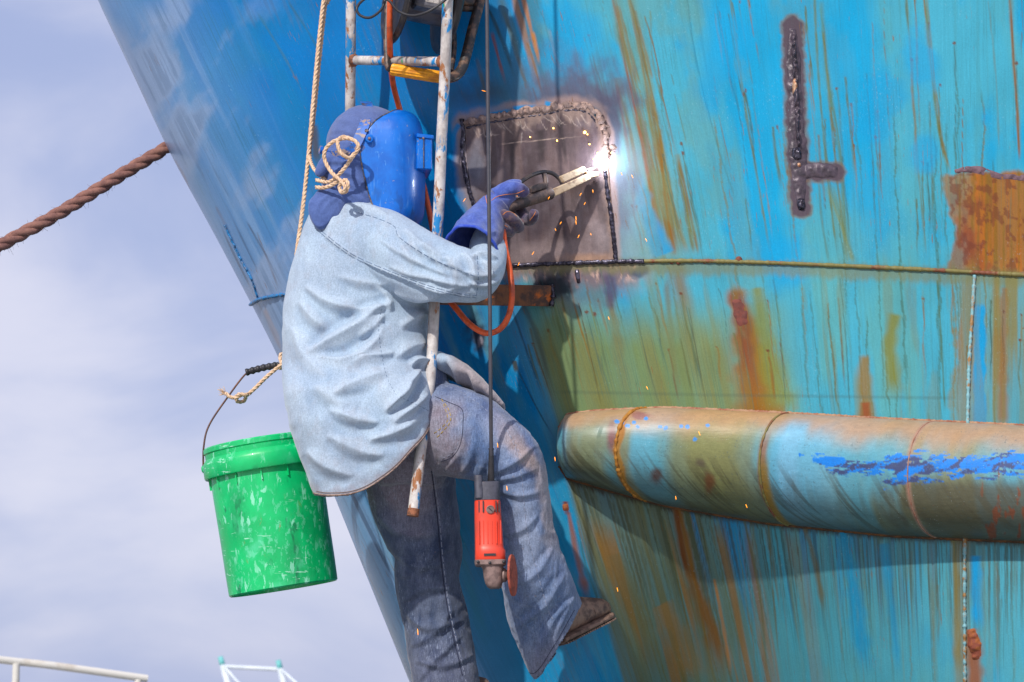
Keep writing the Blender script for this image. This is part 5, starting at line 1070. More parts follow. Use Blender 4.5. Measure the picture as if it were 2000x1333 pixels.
specks(m_shirt, (110, 138, 170), 1, .56, .64, (500, 90, 90), .22, mask=(1, .4, .62, (16, 16, 16))); specks(m_shirt, (150, 128, 116), 1, .70, .74, (160, 160, 160), .3, mask=(1, .52, .64, (9, 9, 9))); specks(m_shirt, (70, 66, 70), 1, .73, .75, (260, 260, 260), .7, mask=(1, .45, .6, (7, 7, 7)))
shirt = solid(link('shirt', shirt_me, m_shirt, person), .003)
m_th = mat('dark thread', (92, 112, 142), .9, var=.1); m_thp = mat('rust thread', (150, 98, 60), .9, var=.1)
for side in (-2.2, 2.2): stitch('seam_stitch', bvh, [(625, 452), (665, 484), (700, 506), (763, 533), (835, 560), (895, 576), (930, 580)], m_th, shirt, r=.0008, dash=8, side=side)
stitch('seam_stitch', bvh, [(700, 416), (740, 428), (770, 443), (781, 465), (835, 501), (885, 524), (928, 540)], m_th, shirt, dash=6)
stitch('seam_stitch', bvh, [(932, 500), (934, 545), (930, 582)], m_th, shirt, dash=4)
stitch('seam_stitch', bvh, [(746, 596), (740, 650), (754, 731), (776, 776)], m_th, shirt, r=.0006, dash=3)
stitch('seam_stitch', bvh, [(780, 775), (812, 790), (840, 804)], m_th, shirt, r=.0006, dash=3); stitch('seam_stitch', bvh, [(838, 700), (842, 760), (838, 826)], m_th, shirt, r=.0006, dash=3)
stitch('hem_stitch', bvh, [(618, 960), (640, 963), (680, 961), (712, 951), (745, 931), (775, 907), (802, 877), (826, 851), (840, 826)], mat('hem thread', (120, 100, 92), .9, var=.1), shirt, r=.0011)
mbh = MB(); bvh_hem = [(612, 965), (640, 969), (680, 967), (712, 957), (745, 937), (775, 913), (802, 883), (826, 857), (842, 831)]
stitch('frayed_hem', bvh, [(x, y - 1.5) for x, y in bvh_hem], mat('frayed hem', (164, 140, 128), .95, color2=(120, 98, 90), scale=90), shirt, r=.0022, off=.0)

# --- trousers
mb = MB()
mb.loft([msec(810, 720, .0, 56, .10), msec(815, 780, .02, 74, .12), msec(812, 850, .05, 84, .135), msec(805, 910, .06, 78, .135), msec(800, 950, .08, 60, .12)])
limb(mb, [(815, 835, .0, .112), (850, 838, -.03, .126), (900, 848, -.08, .122), (950, 868, -.12, .106), (990, 893, -.145, .088), (1008, 925, -.13, .080), (1016, 980, -.10, .079), (1022, 1020, -.08, .078), (1032, 1070, -.05, .082), (1046, 1130, -.01, .092), (1062, 1190, .06, .102), (1082, 1240, .11, .106), (1104, 1290, .14, .106)])
limb(mb, [(800, 880, .10, .12), (800, 930, .13, .125), (808, 980, .15, .122), (822, 1030, .16, .112), (836, 1080, .17, .094), (834, 1135, .18, .088), (848, 1200, .20, .090), (862, 1280, .215, .092), (880, 1380, .23, .092), (888, 1430, .24, .092)])
tr_me = remesh(mb, .0046, 7)
CUFF = [(980, 1250), (1000, 1268), (1020, 1296), (1042, 1327), (1060, 1312), (1085, 1272), (1108, 1232), (1130, 1190), (1150, 1150), (1300, 1000)]
trim(tr_me, CUFF, keep=lambda px, py, v: (py < 1120) | (px < 962) )
TF = [([(846, 742), (900, 762), (960, 800), (1010, 850)], 6, .004), ([(905, 830), (900, 880), (870, 920)], 6, .005), ([(955, 926), (1000, 905), (1042, 872)], 9, .009), ([(960, 936), (1006, 930), (1052, 915)], 8, .006), ([(962, 952), (1010, 966), (1056, 962)], 9, .007),
      ([(900, 925), (918, 900), (928, 862)], 8, .009), ([(935, 930), (945, 905), (950, 880)], 8, .006), ([(1000, 820), (1030, 850), (1046, 890)], 10, .005), ([(978, 1046), (1018, 1034), (1052, 1004)], 10, .006), ([(1078, 1070), (1046, 1120), (990, 1150)], 10, .008), 
      ([(1100, 1120), (1066, 1180), (1010, 1225)], 11, .010), ([(1120, 1166), (1088, 1200), (1062, 1250), (1050, 1304)], 9, .010), ([(1006, 1092), (1028, 1138), (1038, 1204)], 10, .006), ([(1110, 1180), (1090, 1224), (1080, 1262)], 7, .007), ([(985, 1000), (1004, 1060), (1010, 1110)], 9, .005),
      ([(1060, 1000), (1052, 1050), (1066, 1090)], 8, .005), ([(975, 1120), (990, 1150), (1020, 1180)], 8, .006),
      ([(735, 1000), (790, 1040), (850, 1042)], 12, .009), ([(745, 968), (800, 992), (878, 980)], 13, .006), ([(778, 1082), (815, 1106), (880, 1098)], 10, .009), ([(772, 1126), (812, 1120), (850, 1080), (890, 1070)], 9, .008), ([(790, 1175), (830, 1150), (890, 1150)], 10, .008), ([(795, 1196), (835, 1226), (905, 1212)], 11, .008), ([(806, 1262), (850, 1236), (880, 1190)], 11, .008), ([(815, 1290), (865, 1300), (922, 1280)], 10, .008), ([(820, 1330), (850, 1290), (900, 1240)], 9, .007),
      ([(845, 925), (858, 1010), (866, 1100), (880, 1200), (905, 1310)], 5, .005), ([(790, 930), (830, 950), (880, 940)], 10, .007)]
drape(tr_me, TF, .0046, 57, 9.0); drape(tr_me, [], .0022, 61, 21.0); RJ = RIDGE; drape(tr_me, TF, .0, 57, 9.0, fine=0) if 0 else None; FOLD = 1.0; FW = 1.0
def tr_paint(q, v):
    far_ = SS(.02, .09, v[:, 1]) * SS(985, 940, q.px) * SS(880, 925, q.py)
    q.mix(SS(.4, .65, fbm(q.px / 26, q.py / 60, seed=411)) * .5, (128, 146, 180)); q.mix(SS(.45, .7, fbm(q.px / 10, q.py / 40, seed=412)) * .35, (74, 92, 134))
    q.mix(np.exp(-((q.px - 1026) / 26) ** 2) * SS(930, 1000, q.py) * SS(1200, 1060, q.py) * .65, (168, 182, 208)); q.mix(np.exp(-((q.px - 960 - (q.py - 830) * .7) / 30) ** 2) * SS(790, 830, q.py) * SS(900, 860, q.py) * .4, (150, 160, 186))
    edge_ = np.interp(q.px, [840, 900, 960, 1010, 1050, 1062], [742, 760, 796, 846, 905, 960])
    q.mix(SS(46, 6, np.abs(q.py - edge_ - 16) + (fbm(q.px / 22, q.py / 22, seed=413) - .5) * 40) * SS(940, 1000, q.px) * SS(960, 900, q.py) * .85, (178, 156, 148))
    q.mix(SS(24, 4, 1064 - q.px + (q.py - 940) * .12 + (fbm(q.px / 22, q.py / 22, seed=414) - .5) * 30) * SS(880, 930, q.py) * SS(1110, 1030, q.py) * .8, (170, 158, 160))
    q.mix(SS(920, 880, q.px + (fbm(q.px / 30, q.py / 30, seed=415) - .5) * 60) * SS(760, 800, q.py) * (1 - far_) * .75, (142, 126, 130)); q.mix(SS(800, 745, q.py - (q.px - 860) * .6) * .5, (92, 104, 140))
    q.mix(far_ * .94, (60, 72, 98)); q.mix(far_ * SS(.45, .65, fbm(q.px / 16, q.py / 50, seed=416)) * .5, (104, 114, 138)); q.mix(far_ * SS(1030, 950, q.py) * SS(850, 780, q.px) * .7, (116, 108, 112)); q.mix(far_ * SS(1200, 1330, q.py) * .3, (110, 108, 128))  # far leg painted navy to carry its shade
    q.mix(np.clip(RIDGE, 0, 1) * (.6 - .3 * far_), (182, 192, 210)); q.mix(np.clip(-RIDGE, 0, 1) * .65, (46, 56, 88))  # ridges paler from wear; crease shade painted into the hollows
    q.mix(SS(1240, 1310, q.py + (q.px - 1040) * .7) * SS(962, 985, q.px) * .4, (150, 140, 148)); q.rough[:] = .9
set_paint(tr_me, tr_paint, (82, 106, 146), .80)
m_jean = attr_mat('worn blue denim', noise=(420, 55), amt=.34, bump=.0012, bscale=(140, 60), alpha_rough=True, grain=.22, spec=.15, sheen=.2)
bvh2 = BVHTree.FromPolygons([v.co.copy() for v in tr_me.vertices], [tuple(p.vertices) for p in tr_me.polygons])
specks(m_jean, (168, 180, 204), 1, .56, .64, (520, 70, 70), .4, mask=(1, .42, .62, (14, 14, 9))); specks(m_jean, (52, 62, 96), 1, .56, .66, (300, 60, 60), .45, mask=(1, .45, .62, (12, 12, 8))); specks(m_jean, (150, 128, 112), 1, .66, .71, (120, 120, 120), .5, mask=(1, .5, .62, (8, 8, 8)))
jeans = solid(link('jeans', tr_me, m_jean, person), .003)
m_thl = mat('pale thread', (150, 156, 176), .9, var=.1); m_thg = mat('gold thread', (176, 146, 50), .9, var=.2)
m_thd = mat('navy thread', (40, 46, 70), .9, var=.1)
for pts, m_, r_, da in (([(850, 775), (876, 786), (902, 800), (904, 832), (899, 868), (884, 892), (862, 902)], m_thd, .0011, 0), ([(850, 780), (874, 791), (897, 804), (899, 832), (894, 866), (881, 887), (862, 897)], m_thl, .0007, 4), ([(862, 780), (876, 800), (880, 822), (868, 840), (852, 856)], m_thg, .0012, 4), ([(866, 790), (872, 806), (874, 822), (860, 838), (846, 848)], m_thg, .0010, 4),
                    ([(850, 748), (900, 766), (955, 806), (1000, 856), (1030, 920)], m_thl, .0006, 4), ([(985, 830), (1008, 880), (1020, 940), (1030, 1040), (1050, 1120), (1070, 1190), (1080, 1210)], m_thl, .0008, 5), ([(846, 920), (858, 1010), (866, 1100), (880, 1200), (908, 1320), (912, 1345)], m_thl, .0010, 6), ([(843, 920), (854, 1010), (862, 1100), (876, 1200), (903, 1320)], m_thd, .0016, 0),
                    ([(1005, 1268), (1040, 1316), (1082, 1262), (1122, 1192)], m_thd, .0010, 0)):
    stitch('seam_stitch', bvh2, pts, m_, jeans, r=r_, dash=da)

# --- boots
m_boot = mat('worn brown leather', (140, 114, 98), .6, color2=(90, 72, 66), scale=30, bump=.0015, bscale=90); m_sole = mat('dusty sole', (136, 110, 96), .8, color2=(96, 76, 66), scale=40, bump=.002)
def boot(heel, toe, up, w_=.046):
    heel, toe, up = Vector(heel), Vector(toe), Vector(up); ax_ = (toe - heel); L_ = ax_.length; ax_.normalize(); up = (up - ax_ * up.dot(ax_)).normalized(); sd = ax_.cross(up)
    prof = [(-.02, .6, .03), (.0, .85, .10), (.12, .95, .125), (.3, .95, .12), (.45, .95, .10), (.6, 1.0, .082), (.75, 1.02, .068), (.88, .92, .055), (.96, .7, .042), (1.0, .35, .026)]
    def sec(t, wk, h, lo): return [heel + ax_ * (t * L_) + sd * (w_ * wk * np.sign(math.cos(a)) * abs(math.cos(a)) ** .8) + up * (lo + (h - lo) * (.5 + .5 * np.sign(math.sin(a)) * abs(math.sin(a)) ** .8)) for a in np.linspace(0, 2 * math.pi, 25)[:-1]]
    up_b = MB(); up_b.loft([sec(t, k_ * .94, h + .012, .012) for t, k_, h in prof]); b1 = up_b.build('boot', m_boot, person)
    so_ = MB(); so_.loft([sec(t, k_ * 1.06, .017, -.006 if (t < .32 or t > .42) else .004) for t, k_, h in prof]); s1 = so_.build('sole', m_sole, b1, sharp=35)
    for t in np.linspace(.02, .95, 24):
        k_ = float(np.interp(t, [p[0] for p in prof], [p[1] for p in prof])); tb = MB(); tb.box(heel + ax_ * (t * L_) + up * -.006, ax_ * (L_ * .012), sd * (w_ * k_ * 1.02), up * .0022); tb.build('tread_lug', m_sole, b1, smooth=False)
    st = MB(); st.tube([heel + ax_ * (L_ * .62) + sd * (w_ * math.cos(a) * 1.0) + up * (.03 + .062 * max(0, math.sin(a))) for a in np.linspace(-.1, math.pi + .1, 16)], .0013, 5); st.build('toe_seam', m_boot, b1)
    return b1
boot(P(1088, 1258, .15), P(1190, 1206, .305), (-.45, -.25, .86)); boot(P(868, 1420, .22), P(962, 1352, .30), (-.3, -.1, .9))

# --- hood
m_hood = attr_mat('slate blue cloth', noise=(50, 50), amt=.10, bump=.0009, bscale=(110, 110), grain=.12, spec=.15, rough=.9, sheen=.3)
mb = MB(); hc = P(718, 282, -.005)
mb.loft([[hc + Vector((.118 * math.sin(a) * math.cos(t), .100 * math.sin(a) * math.sin(t), .112 * math.cos(a))) for t in np.linspace(0, 2 * math.pi, 33)[:-1]] for a in np.linspace(.02, math.pi - .02, 20)])
mb.loft([msec(706, 290, -.01, 66, .098), msec(696, 325, -.01, 68, .100), msec(690, 350, -.01, 62, .096), msec(690, 375, -.01, 60, .096), msec(694, 405, -.01, 62, .098), msec(704, 425, -.01, 50, .085)])
def slab(mb, pts, dep, wd):
    q = np.array([(*P(a, b, c), h * MPP, d) for a, b, c, h, d in pts]); s_ = spline(q, len(pts) * 6); secs = []
    for i, x in enumerate(s_):
        t = Vector(s_[min(i + 1, len(s_) - 1)][:3]) - Vector(s_[max(i - 1, 0)][:3]); t.normalize(); sd = t.cross(Vector((0, 1, 0))).normalized(); nd = sd.cross(t)
        secs.append([Vector(x[:3]) + sd * (x[3] * math.cos(a)) + nd * (x[4] * math.sin(a)) for a in np.linspace(0, 2 * math.pi, 21)[:-1]])
    return mb.loft(secs)
slab(mb, [(668, 372, -.07, 20, .03), (650, 386, -.105, 30, .022), (636, 404, -.125, 33, .016), (628, 424, -.135, 27, .013), (622, 440, -.135, 15, .010), (619, 446, -.132, 5, .006)], 0, 0)
slab(mb, [(648, 308, -.07, 14, .02), (634, 322, -.085, 12, .016), (624, 338, -.09, 9, .012), (620, 344, -.09, 5, .006)], 0, 0)
hd_me = remesh(mb, .0036, 5)
HF = [([(640, 330), (680, 340), (730, 372)], 5, .006), ([(645, 352), (690, 362), (732, 395)], 5, .006), ([(650, 372), (700, 385), (735, 412)], 5, .005), ([(640, 316), (690, 318), (716, 335)], 5, .005), ([(655, 235), (690, 240), (705, 262)], 5, .003), ([(645, 260), (670, 255), (700, 270)], 5, .003), ([(690, 345), (710, 370), (728, 400)], 4, .004),
      ([(660, 385), (640, 400), (628, 420)], 4, .003), ([(640, 382), (622, 400), (618, 425)], 4, .003), ([(672, 222), (690, 214), (715, 212)], 4, .002), ([(612, 405), (610, 425), (618, 440), (632, 440), (646, 425), (655, 405)], 2.5, .002), ([(660, 300), (690, 302), (708, 312)], 5, .004)]
drape(hd_me, HF, .0022, 71, 13.0, fine=.001)
def hood_paint(q, v): q.mix(SS(.4, .65, fbm(q.px / 18, q.py / 18, seed=421)) * .35, (84, 106, 160)); q.mix(SS(.5, .7, fbm(q.px / 8, q.py / 8, seed=422)) * .25, (54, 72, 126)); q.mix(SS(300, 260, q.py) * .35, (104, 116, 160))
set_paint(hd_me, hood_paint, (84, 106, 164)); hood = link('hood', hd_me, m_hood, person)

# --- welding mask
m_mask = mat('blue mask shell', (6, 108, 204), .32, color2=(6, 96, 190), scale=14, coat=.15, bump=.0004, bscale=60); layer(m_mask, (96, 92, 100), 40, .68, .71, seed=3.3); layer(m_mask, (60, 130, 206), 70, .64, .70, seed=8.1)
specks(m_mask, (30, 60, 110), 30, .56, .64, (1, 1, .35), .5, 'obj', (6, .45, .6)); specks(m_mask, (90, 150, 214), 120, .60, .63, (1, 1, .12), .5, 'obj', (9, .46, .6)); specks(m_mask, (150, 140, 134), 70, .66, .68, (1, 1, 1), .9, 'obj', (10, .5, .62)); specks(m_mask, (20, 50, 100), 7, .5, .66, (1, 1, .6), .5, 'obj', (4, .45, .6))
m_band = mat('blue strap with worn paint', (12, 96, 190), .5, color2=(16, 84, 160), scale=30); layer(m_band, (150, 130, 124), 30, .54, .57, seed=2.5); layer(m_band, (70, 62, 72), 22, .60, .63, seed=6.5)
ys_ = np.array([206, 208, 212, 218, 226, 236, 250, 265, 280, 310, 345, 385, 410, 422, 432, 441])
xf_ = np.array([779, 788, 796, 802, 806, 809, 812, 814, 815, 816, 816, 815, 813, 809, 804, 797])
xb_ = np.array([770, 767, 762, 756, 744, 732, 721, 712, 703, 705, 712, 722, 731, 738, 760, 788])
wy_ = np.array([.018, .040, .060, .074, .085, .093, .099, .102, .104, .105, .105, .103, .100, .096, .090, .082])
yy = np.concatenate((np.linspace(206, 236, 14)[:-1], np.linspace(236, 441, 44)))
rowsM = []
for y in yy:
    xf, xb, wy = (float(np.interp(y, ys_, a)) for a in (xf_, xb_, wy_)); xc = max(xb, xf - 52.0 * min(1, .25 + wy / .11 * .75)); a_ = xf - xc; pts = []
    for t in np.linspace(0, 1, 12)[:-1]: pts.append((xb + (xc - xb) * t, -wy))
    for p_ in np.linspace(-math.pi / 2, math.pi / 2, 30): pts.append((xc + a_ * abs(math.cos(p_)) ** .9, wy * math.sin(p_)))
    for t in np.linspace(0, 1, 12)[1:]: pts.append((xc + (xb - xc) * t, wy))
    base_z = P(770, y, -.1).z
    rowsM.append([tuple(Vector((P(x, y, -.1).x - .10 * 0, -.005 + dy_, base_z)) + Vector((.16 * (dy_ + .1), 0, .05 * (dy_ + .1)))) for x, dy_ in pts])
mm = grid_mesh('welding_mask', np.array(rowsM)); bmm = bmesh.new(); bmm.from_mesh(mm); bmesh.ops.recalc_face_normals(bmm, faces=bmm.faces)
bmm.faces.ensure_lookup_table()
if sum((f.normal.x for f in bmm.faces)) < 0: bmesh.ops.reverse_faces(bmm, faces=bmm.faces)
bmm.to_mesh(mm); bmm.free()
mask = link('welding_mask', mm, m_mask, person); solid(mask, .003); mask['label'] = 'blue welding mask with chipped rim'
m_edge = mat('chipped mask rim', (40, 48, 66), .5, color2=(130, 110, 100), scale=60, lo=.5, hi=.62)
mv = np.array(rowsM); mb = MB(); mb.tube([Vector(x) for x in mv[:, 0]], .0022, 6); mb.build('rim', m_edge, mask); mb = MB(); mb.tube([Vector(x) for x in mv[-1]], .0022, 6); mb.build('rim', m_edge, mask); mb = MB(); mb.tube([Vector(x) for x in mv[:, -1]], .0022, 6); mb.build('rim', m_edge, mask)
kc = P(722, 273, -.108); mb = MB(); mb.lathe(kc, (0, -1, -.1), [(0, -.004), (.0150, -.004), (.0150, .001), (.0118, .003), (.0112, .014), (.0095, .017), (.004, .0175), (0, .0165)], 24); kb = mb.build('knob', m_mask, mask, sharp=35)
mb = MB(); mb.lathe(kc + Vector((0, -.0165, -.001)), (0, -1, -.1), [(0, 0), (.005, 0), (.004, .004), (.002, .006), (0, .006)], 12); mb.build('screw', m_gear, kb); mb = MB(); mb.lathe(P(716, 256, -.109), (0, -1, 0), [(0, -.002), (.006, -.002), (.006, .003), (.004, .005), (0, .005)], 6); mb.build('nut', m_edge, mask, smooth=False)
lb = P(826, 307, .0); mb = MB(); mb.box(lb + Vector((-.002, 0, -.004)), (.0225, .004, 0), (-.008, .062, 0), (0, 0, .046), .003); box_ = mb.build('lens_box', m_mask, mask, sharp=30)
mb = MB(); mb.box(lb + Vector((.001, .0, .046)), (.0245, .004, -.002), (-.008, .066, 0), (0, 0, .006), .002); mb.build('lens_lid', m_mask, box_, sharp=30)
mb = MB(); mb.box(lb + Vector((.004, -.0655, -.004)), (.0012, 0, 0), (0, .002, 0), (0, 0, .044)); mb.build('box_edge', m_edge, box_, smooth=False)
mb = MB(); mb.lathe(lb + Vector((.003, -.066, .040)), (0, -1, 0), [(0, 0), (.0035, 0), (.003, .002), (0, .002)], 10); mb.build('rivet', m_gear, box_)
def strap(name, pts, hw, th, m, parent):
    q = spline([tuple(P(*p)) for p in pts], 40); mb = MB(); secs = []
    for i in range(len(q)):
        t = Vector(q[min(i + 1, 39)] - q[max(i - 1, 0)]).normalized(); nrm = (Vector(q[i]) - hc); nrm = (nrm - t * nrm.dot(t)).normalized(); sd = t.cross(nrm)
        c = Vector(q[i]); secs.append([c + sd * hw + nrm * th, c - sd * hw + nrm * th, c - sd * hw - nrm * th, c + sd * hw - nrm * th])
    mb.loft(secs); return mb.build(name, m, parent, sharp=30)
strap('head_strap', [(714, 200, .03), (717, 204, -.02), (718, 216, -.065), (713, 240, -.098), (704, 264, -.110), (694, 284, -.116)], .0150, .0022, m_band, mask)
strap('head_strap', [(700, 284, -.114), (680, 298, -.118), (658, 304, -.100), (642, 303, -.070), (633, 299, -.03), (630, 296, .01)], .0135, .0022, m_band, mask)
mb = MB(); mb.lathe(P(640, 296, -.05), (-.9, -.3, .1), [(0, 0), (.008, 0), (.008, .016), (.012, .017), (.012, .024), (0, .025)], 12); mb.build('strap_knob', m_band, mask, sharp=30)

# --- electrode holder
HA, HB = P(962, 416, -.115), P(1076, 377, .0); hx = (HB - HA).normalized(); hu = Vector((0, -.2, 1)); hu = (hu - hx * hu.dot(hx)).normalized(); hs = hx.cross(hu)
m_hold = mat('scorched black grip', (62, 52, 52), .55, color2=(104, 84, 76), scale=40, bump=.001); m_cream = mat('cream insulated jaw', (184, 162, 134), .6, color2=(120, 92, 72), scale=40, lo=.5, hi=.66, bump=.001)
holder = thing('electrode_holder', 'black electrode holder with cream jaws gripped in the glove', 'welding tool', HA)
hl = (HB - HA).length
mb = MB(); mb.loft([[HA + hx * (hl * t) + hs * (r * math.cos(a)) + hu * (r * 1.05 * math.sin(a)) for a in np.linspace(0, 2 * math.pi, 21)[:-1]] for t, r in ((0, .010), (.02, .0125), (.3, .0145), (.6, .0165), (.9, .0175), (.98, .0185), (1.0, .0165))]); mb.build('grip', m_hold, holder, sharp=45)
def along(px, py, f): 
    """a point of the holder's plane: f is its depth"""
    return P(px, py, f)
pipe('lever', [along(1010, 372, -.05), along(1016, 358, -.04), along(1034, 345, -.02), along(1056, 337, .005), along(1076, 338, .02), along(1090, 347, .025), along(1098, 358, .025)], .0062, m_black, holder, n=10, k=40)
pipe('lever_spring', [along(1064, 372, .0), along(1066, 356, .0), along(1063, 341, .01)], .0075, m_hold, holder, n=10, k=12)
mb = MB(); mb.box(along(1050, 372, -.03) + hu * .008, hx * .030, hs * .010, hu * .008, .003); mb.build('fulcrum', m_hold, holder, sharp=30)
def jaw(name, a, b, fa, fb, w0, w1, th):
    A_, B_ = along(*a, fa), along(*b, fb); d = (B_ - A_).normalized(); u = Vector((0, 0, 1)); u = (u - d * u.dot(d)).normalized(); sd = d.cross(u); L_ = (B_ - A_).length; mb = MB(); secs = []
    for t, k_ in ((0, .7), (.04, 1), (.5, 1), (.96, 1), (1, .75)):
        wv_ = (w0 + (w1 - w0) * t) * k_; secs.append([A_ + d * (L_ * t) + u * (wv_ * y) + sd * (th * k_ * x) for x, y in ((-1, -.8), (-.8, -1), (.8, -1), (1, -.8), (1, .8), (.8, 1), (-.8, 1), (-1, .8))])
    mb.loft(secs); return mb.build(name, m_cream, holder, sharp=35)
jaw('lower_jaw', (1068, 383), (1150, 345), -.005, .070, .0115, .0095, .012); jaw('upper_jaw', (1094, 352), (1141, 331), .02, .062, .0105, .0095, .012); jaw('jaw_tip', (1143, 343), (1167, 341), .065, .085, .012, .006, .009)
mb = MB(); mb.box(along(1150, 336, .072), hx * .012, hs * .008, hu * .010, .002); mb.build('clamp', mat('scorched steel', (150, 130, 122), .5, .4, color2=(96, 84, 84), scale=80), holder, sharp=30)
arc_p = Vector(hull([1180], [318], .014)[0])
pipe('electrode', [along(1150, 338, .07), arc_p + Vector((-.004, -.004, .002))], .0028, mat('flux rod', (150, 120, 110), .7, scale=60), holder, n=8, k=6)

# --- glove
mb = MB()
limb(mb, [(906, 512, -.255, .074), (920, 490, -.20, .0755), (940, 450, -.14, .066), (956, 420, -.105, .050), (968, 402, -.09, .042)], 32)
limb(mb, [(962, 408, -.09, .040), (980, 392, -.075, .036), (996, 384, -.06, .026)])
limb(mb, [(968, 385, -.10, .026), (990, 371, -.10, .022), (1008, 369, -.095, .0195), (1022, 374, -.09, .0170), (1030, 377, -.085, .0125)])
limb(mb, [(975, 378, -.06, .022), (998, 366, -.05, .020), (1018, 364, -.045, .017)])
limb(mb, [(950, 425, -.10, .034), (964, 436, -.11, .03), (975, 444, -.115, .024)])
gl_me = remesh(mb, .0034, 4)
mbf = MB()
for pts in ([(1000, 392, -.02, .015), (1016, 412, -.02, .0165), (1030, 430, -.05, .0165), (1040, 426, -.085, .0155), (1044, 414, -.105, .0125)],
            [(985, 400, -.03, .015), (1004, 430, -.04, .0175), (1012, 444, -.075, .0175), (1002, 430, -.125, .0170), (984, 421, -.14, .0165), (978, 424, -.138, .0120)],
            [(968, 410, -.05, .015), (988, 442, -.06, .0170), (996, 452, -.09, .0165), (985, 447, -.13, .0150), (972, 443, -.14, .0145), (967, 444, -.138, .0105)]):
    m1 = MB(); limb(m1, pts, 18); mbf.add(m1.v, m1.f)
fg_me = remesh(mbf, .0030, 3)
RIM = [(-1, 0)]
v = coords(gl_me); rc_ = np.array(P(922, 486, -.195)); ra_ = np.array(P(950, 432, -.115)) - rc_; ra_ /= np.linalg.norm(ra_); cut(gl_me, (v - rc_) @ ra_ > -.004)
GF = [([(900, 430), (925, 420), (955, 400)], 8, .006), ([(905, 450), (930, 445), (950, 425)], 8, .007), ([(920, 480), (940, 460), (968, 452)], 8, .008), ([(948, 385), (955, 400), (960, 425)], 3, .003), ([(965, 392), (990, 384), (1028, 380)], 3, -.003), ([(890, 420), (900, 450), (905, 480)], 10, .006)]
drape(gl_me, GF, .0022, 91, 16.0); drape(fg_me, [], .0012, 93, 26.0)
def glove_paint(q, v):
    q.mix(SS(.4, .65, fbm(q.px / 16, q.py / 16, seed=431)) * .5, (92, 112, 190)); q.mix(SS(912, 880, q.px + (q.py - 450) * .2) * .85, (14, 70, 176)); q.mix(SS(.5, .65, fbm(q.px / 9, q.py / 9, seed=432)) * .35, (36, 60, 150))  # far side of the gauntlet painted deeper blue as its shade
    q.mix(SS(995, 1028, q.px + (q.py - 370) * .4) * .75, (96, 76, 88)); q.mix(SS(.02, -.02, v[:, 2] - np.array(P(985, 396, -.09))[2] - (q.px - 985) * 0) * SS(960, 985, q.px) * .8, (62, 56, 92))
set_paint(gl_me, glove_paint, (84, 106, 182)); glove = link('glove', gl_me, attr_mat('suede work glove', noise=(60, 60), amt=.14, bump=.0012, bscale=(140, 140), grain=.15, rough=.9, spec=.15, sheen=.35), person); solid(glove, .003)
def fing_paint(q, v): q.mix(SS(.4, .65, fbm(q.px / 8, q.py / 8, seed=441)) * .6, (92, 74, 86)); q.mix(SS(.55, .7, fbm(q.px / 5, q.py / 5, seed=442)) * .4, (140, 110, 104))
set_paint(fg_me, fing_paint, (72, 62, 88)); fing = link('glove_fingers', fg_me, bpy.data.materials['suede work glove'], glove)
bvh3 = BVHTree.FromPolygons([v.co.copy() for v in gl_me.vertices], [tuple(p.vertices) for p in gl_me.polygons]); m_tho = mat('orange thread', (214, 128, 60), .8, var=.1)
stitch('seam_stitch', bvh3, [(947, 378), (951, 396), (956, 412)], m_tho, glove, r=.0010); stitch('seam_stitch', bvh3, [(960, 392), (972, 384), (992, 380), (1010, 378), (1024, 372)], m_tho, glove, r=.0009)
bvh4 = BVHTree.FromPolygons([v.co.copy() for v in fg_me.vertices], [tuple(p.vertices) for p in fg_me.polygons])
stitch('seam_stitch', bvh4, [(982, 420), (990, 414), (1002, 416), (1010, 424)], m_tho, fing, r=.0009); stitch('seam_stitch', bvh4, [(1034, 432), (1042, 422), (1046, 414)], m_tho, fing, r=.0009); stitch('seam_stitch', bvh4, [(972, 440), (980, 438), (992, 444)], m_tho, fing, r=.0008)
# the far glove, hooked round the rung out of sight
mb = MB(); limb(mb, [(812, 500, .14, .055), (800, 484, .12, .046), (790, 474, .10, .038)]); 
for k_ in range(4): limb(mb, [(800 - k_ * 9, 474, .10, .014), (796 - k_ * 9, 468, .06, .014), (794 - k_ * 9, 480, .03, .014), (795 - k_ * 9, 490, .05, .012)], 10)
limb(mb, [(806, 484, .10, .016), (800, 496, .06, .014), (796, 494, .045, .012)], 10)
g2 = remesh(mb, .005, 3); set_paint(g2, glove_paint, (66, 88, 170)); link('glove', g2, bpy.data.materials['suede work glove'], person)
# gauntlet rim
mb = MB(); gv = coords(gl_me); ring_i = np.abs((gv - rc_) @ ra_) < .0055; rp_ = gv[ring_i]; rp_ = rp_[np.linalg.norm(rp_ - rc_, axis=1) > .05]
e1 = np.cross(ra_, (0, 0, 1.0)); e1 /= np.linalg.norm(e1); e2 = np.cross(ra_, e1); an = np.arctan2((rp_ - rc_) @ e2, (rp_ - rc_) @ e1); rr_ = np.linalg.norm(rp_ - rc_, axis=1); pts = []
for a in np.linspace(-math.pi, math.pi, 61):
    w_ = np.exp(-((np.angle(np.exp(1j * (an - a)))) / .10) ** 2) + 1e-9; pts.append(Vector(rc_ + (e1 * math.cos(a) + e2 * math.sin(a)) * (w_ @ rr_ / w_.sum())))
mb.tube(pts, .004, 8, cap=False); mb.build('gauntlet_rim', mat('blue binding', (40, 70, 180), .8, color2=(70, 96, 190), scale=60), glove)

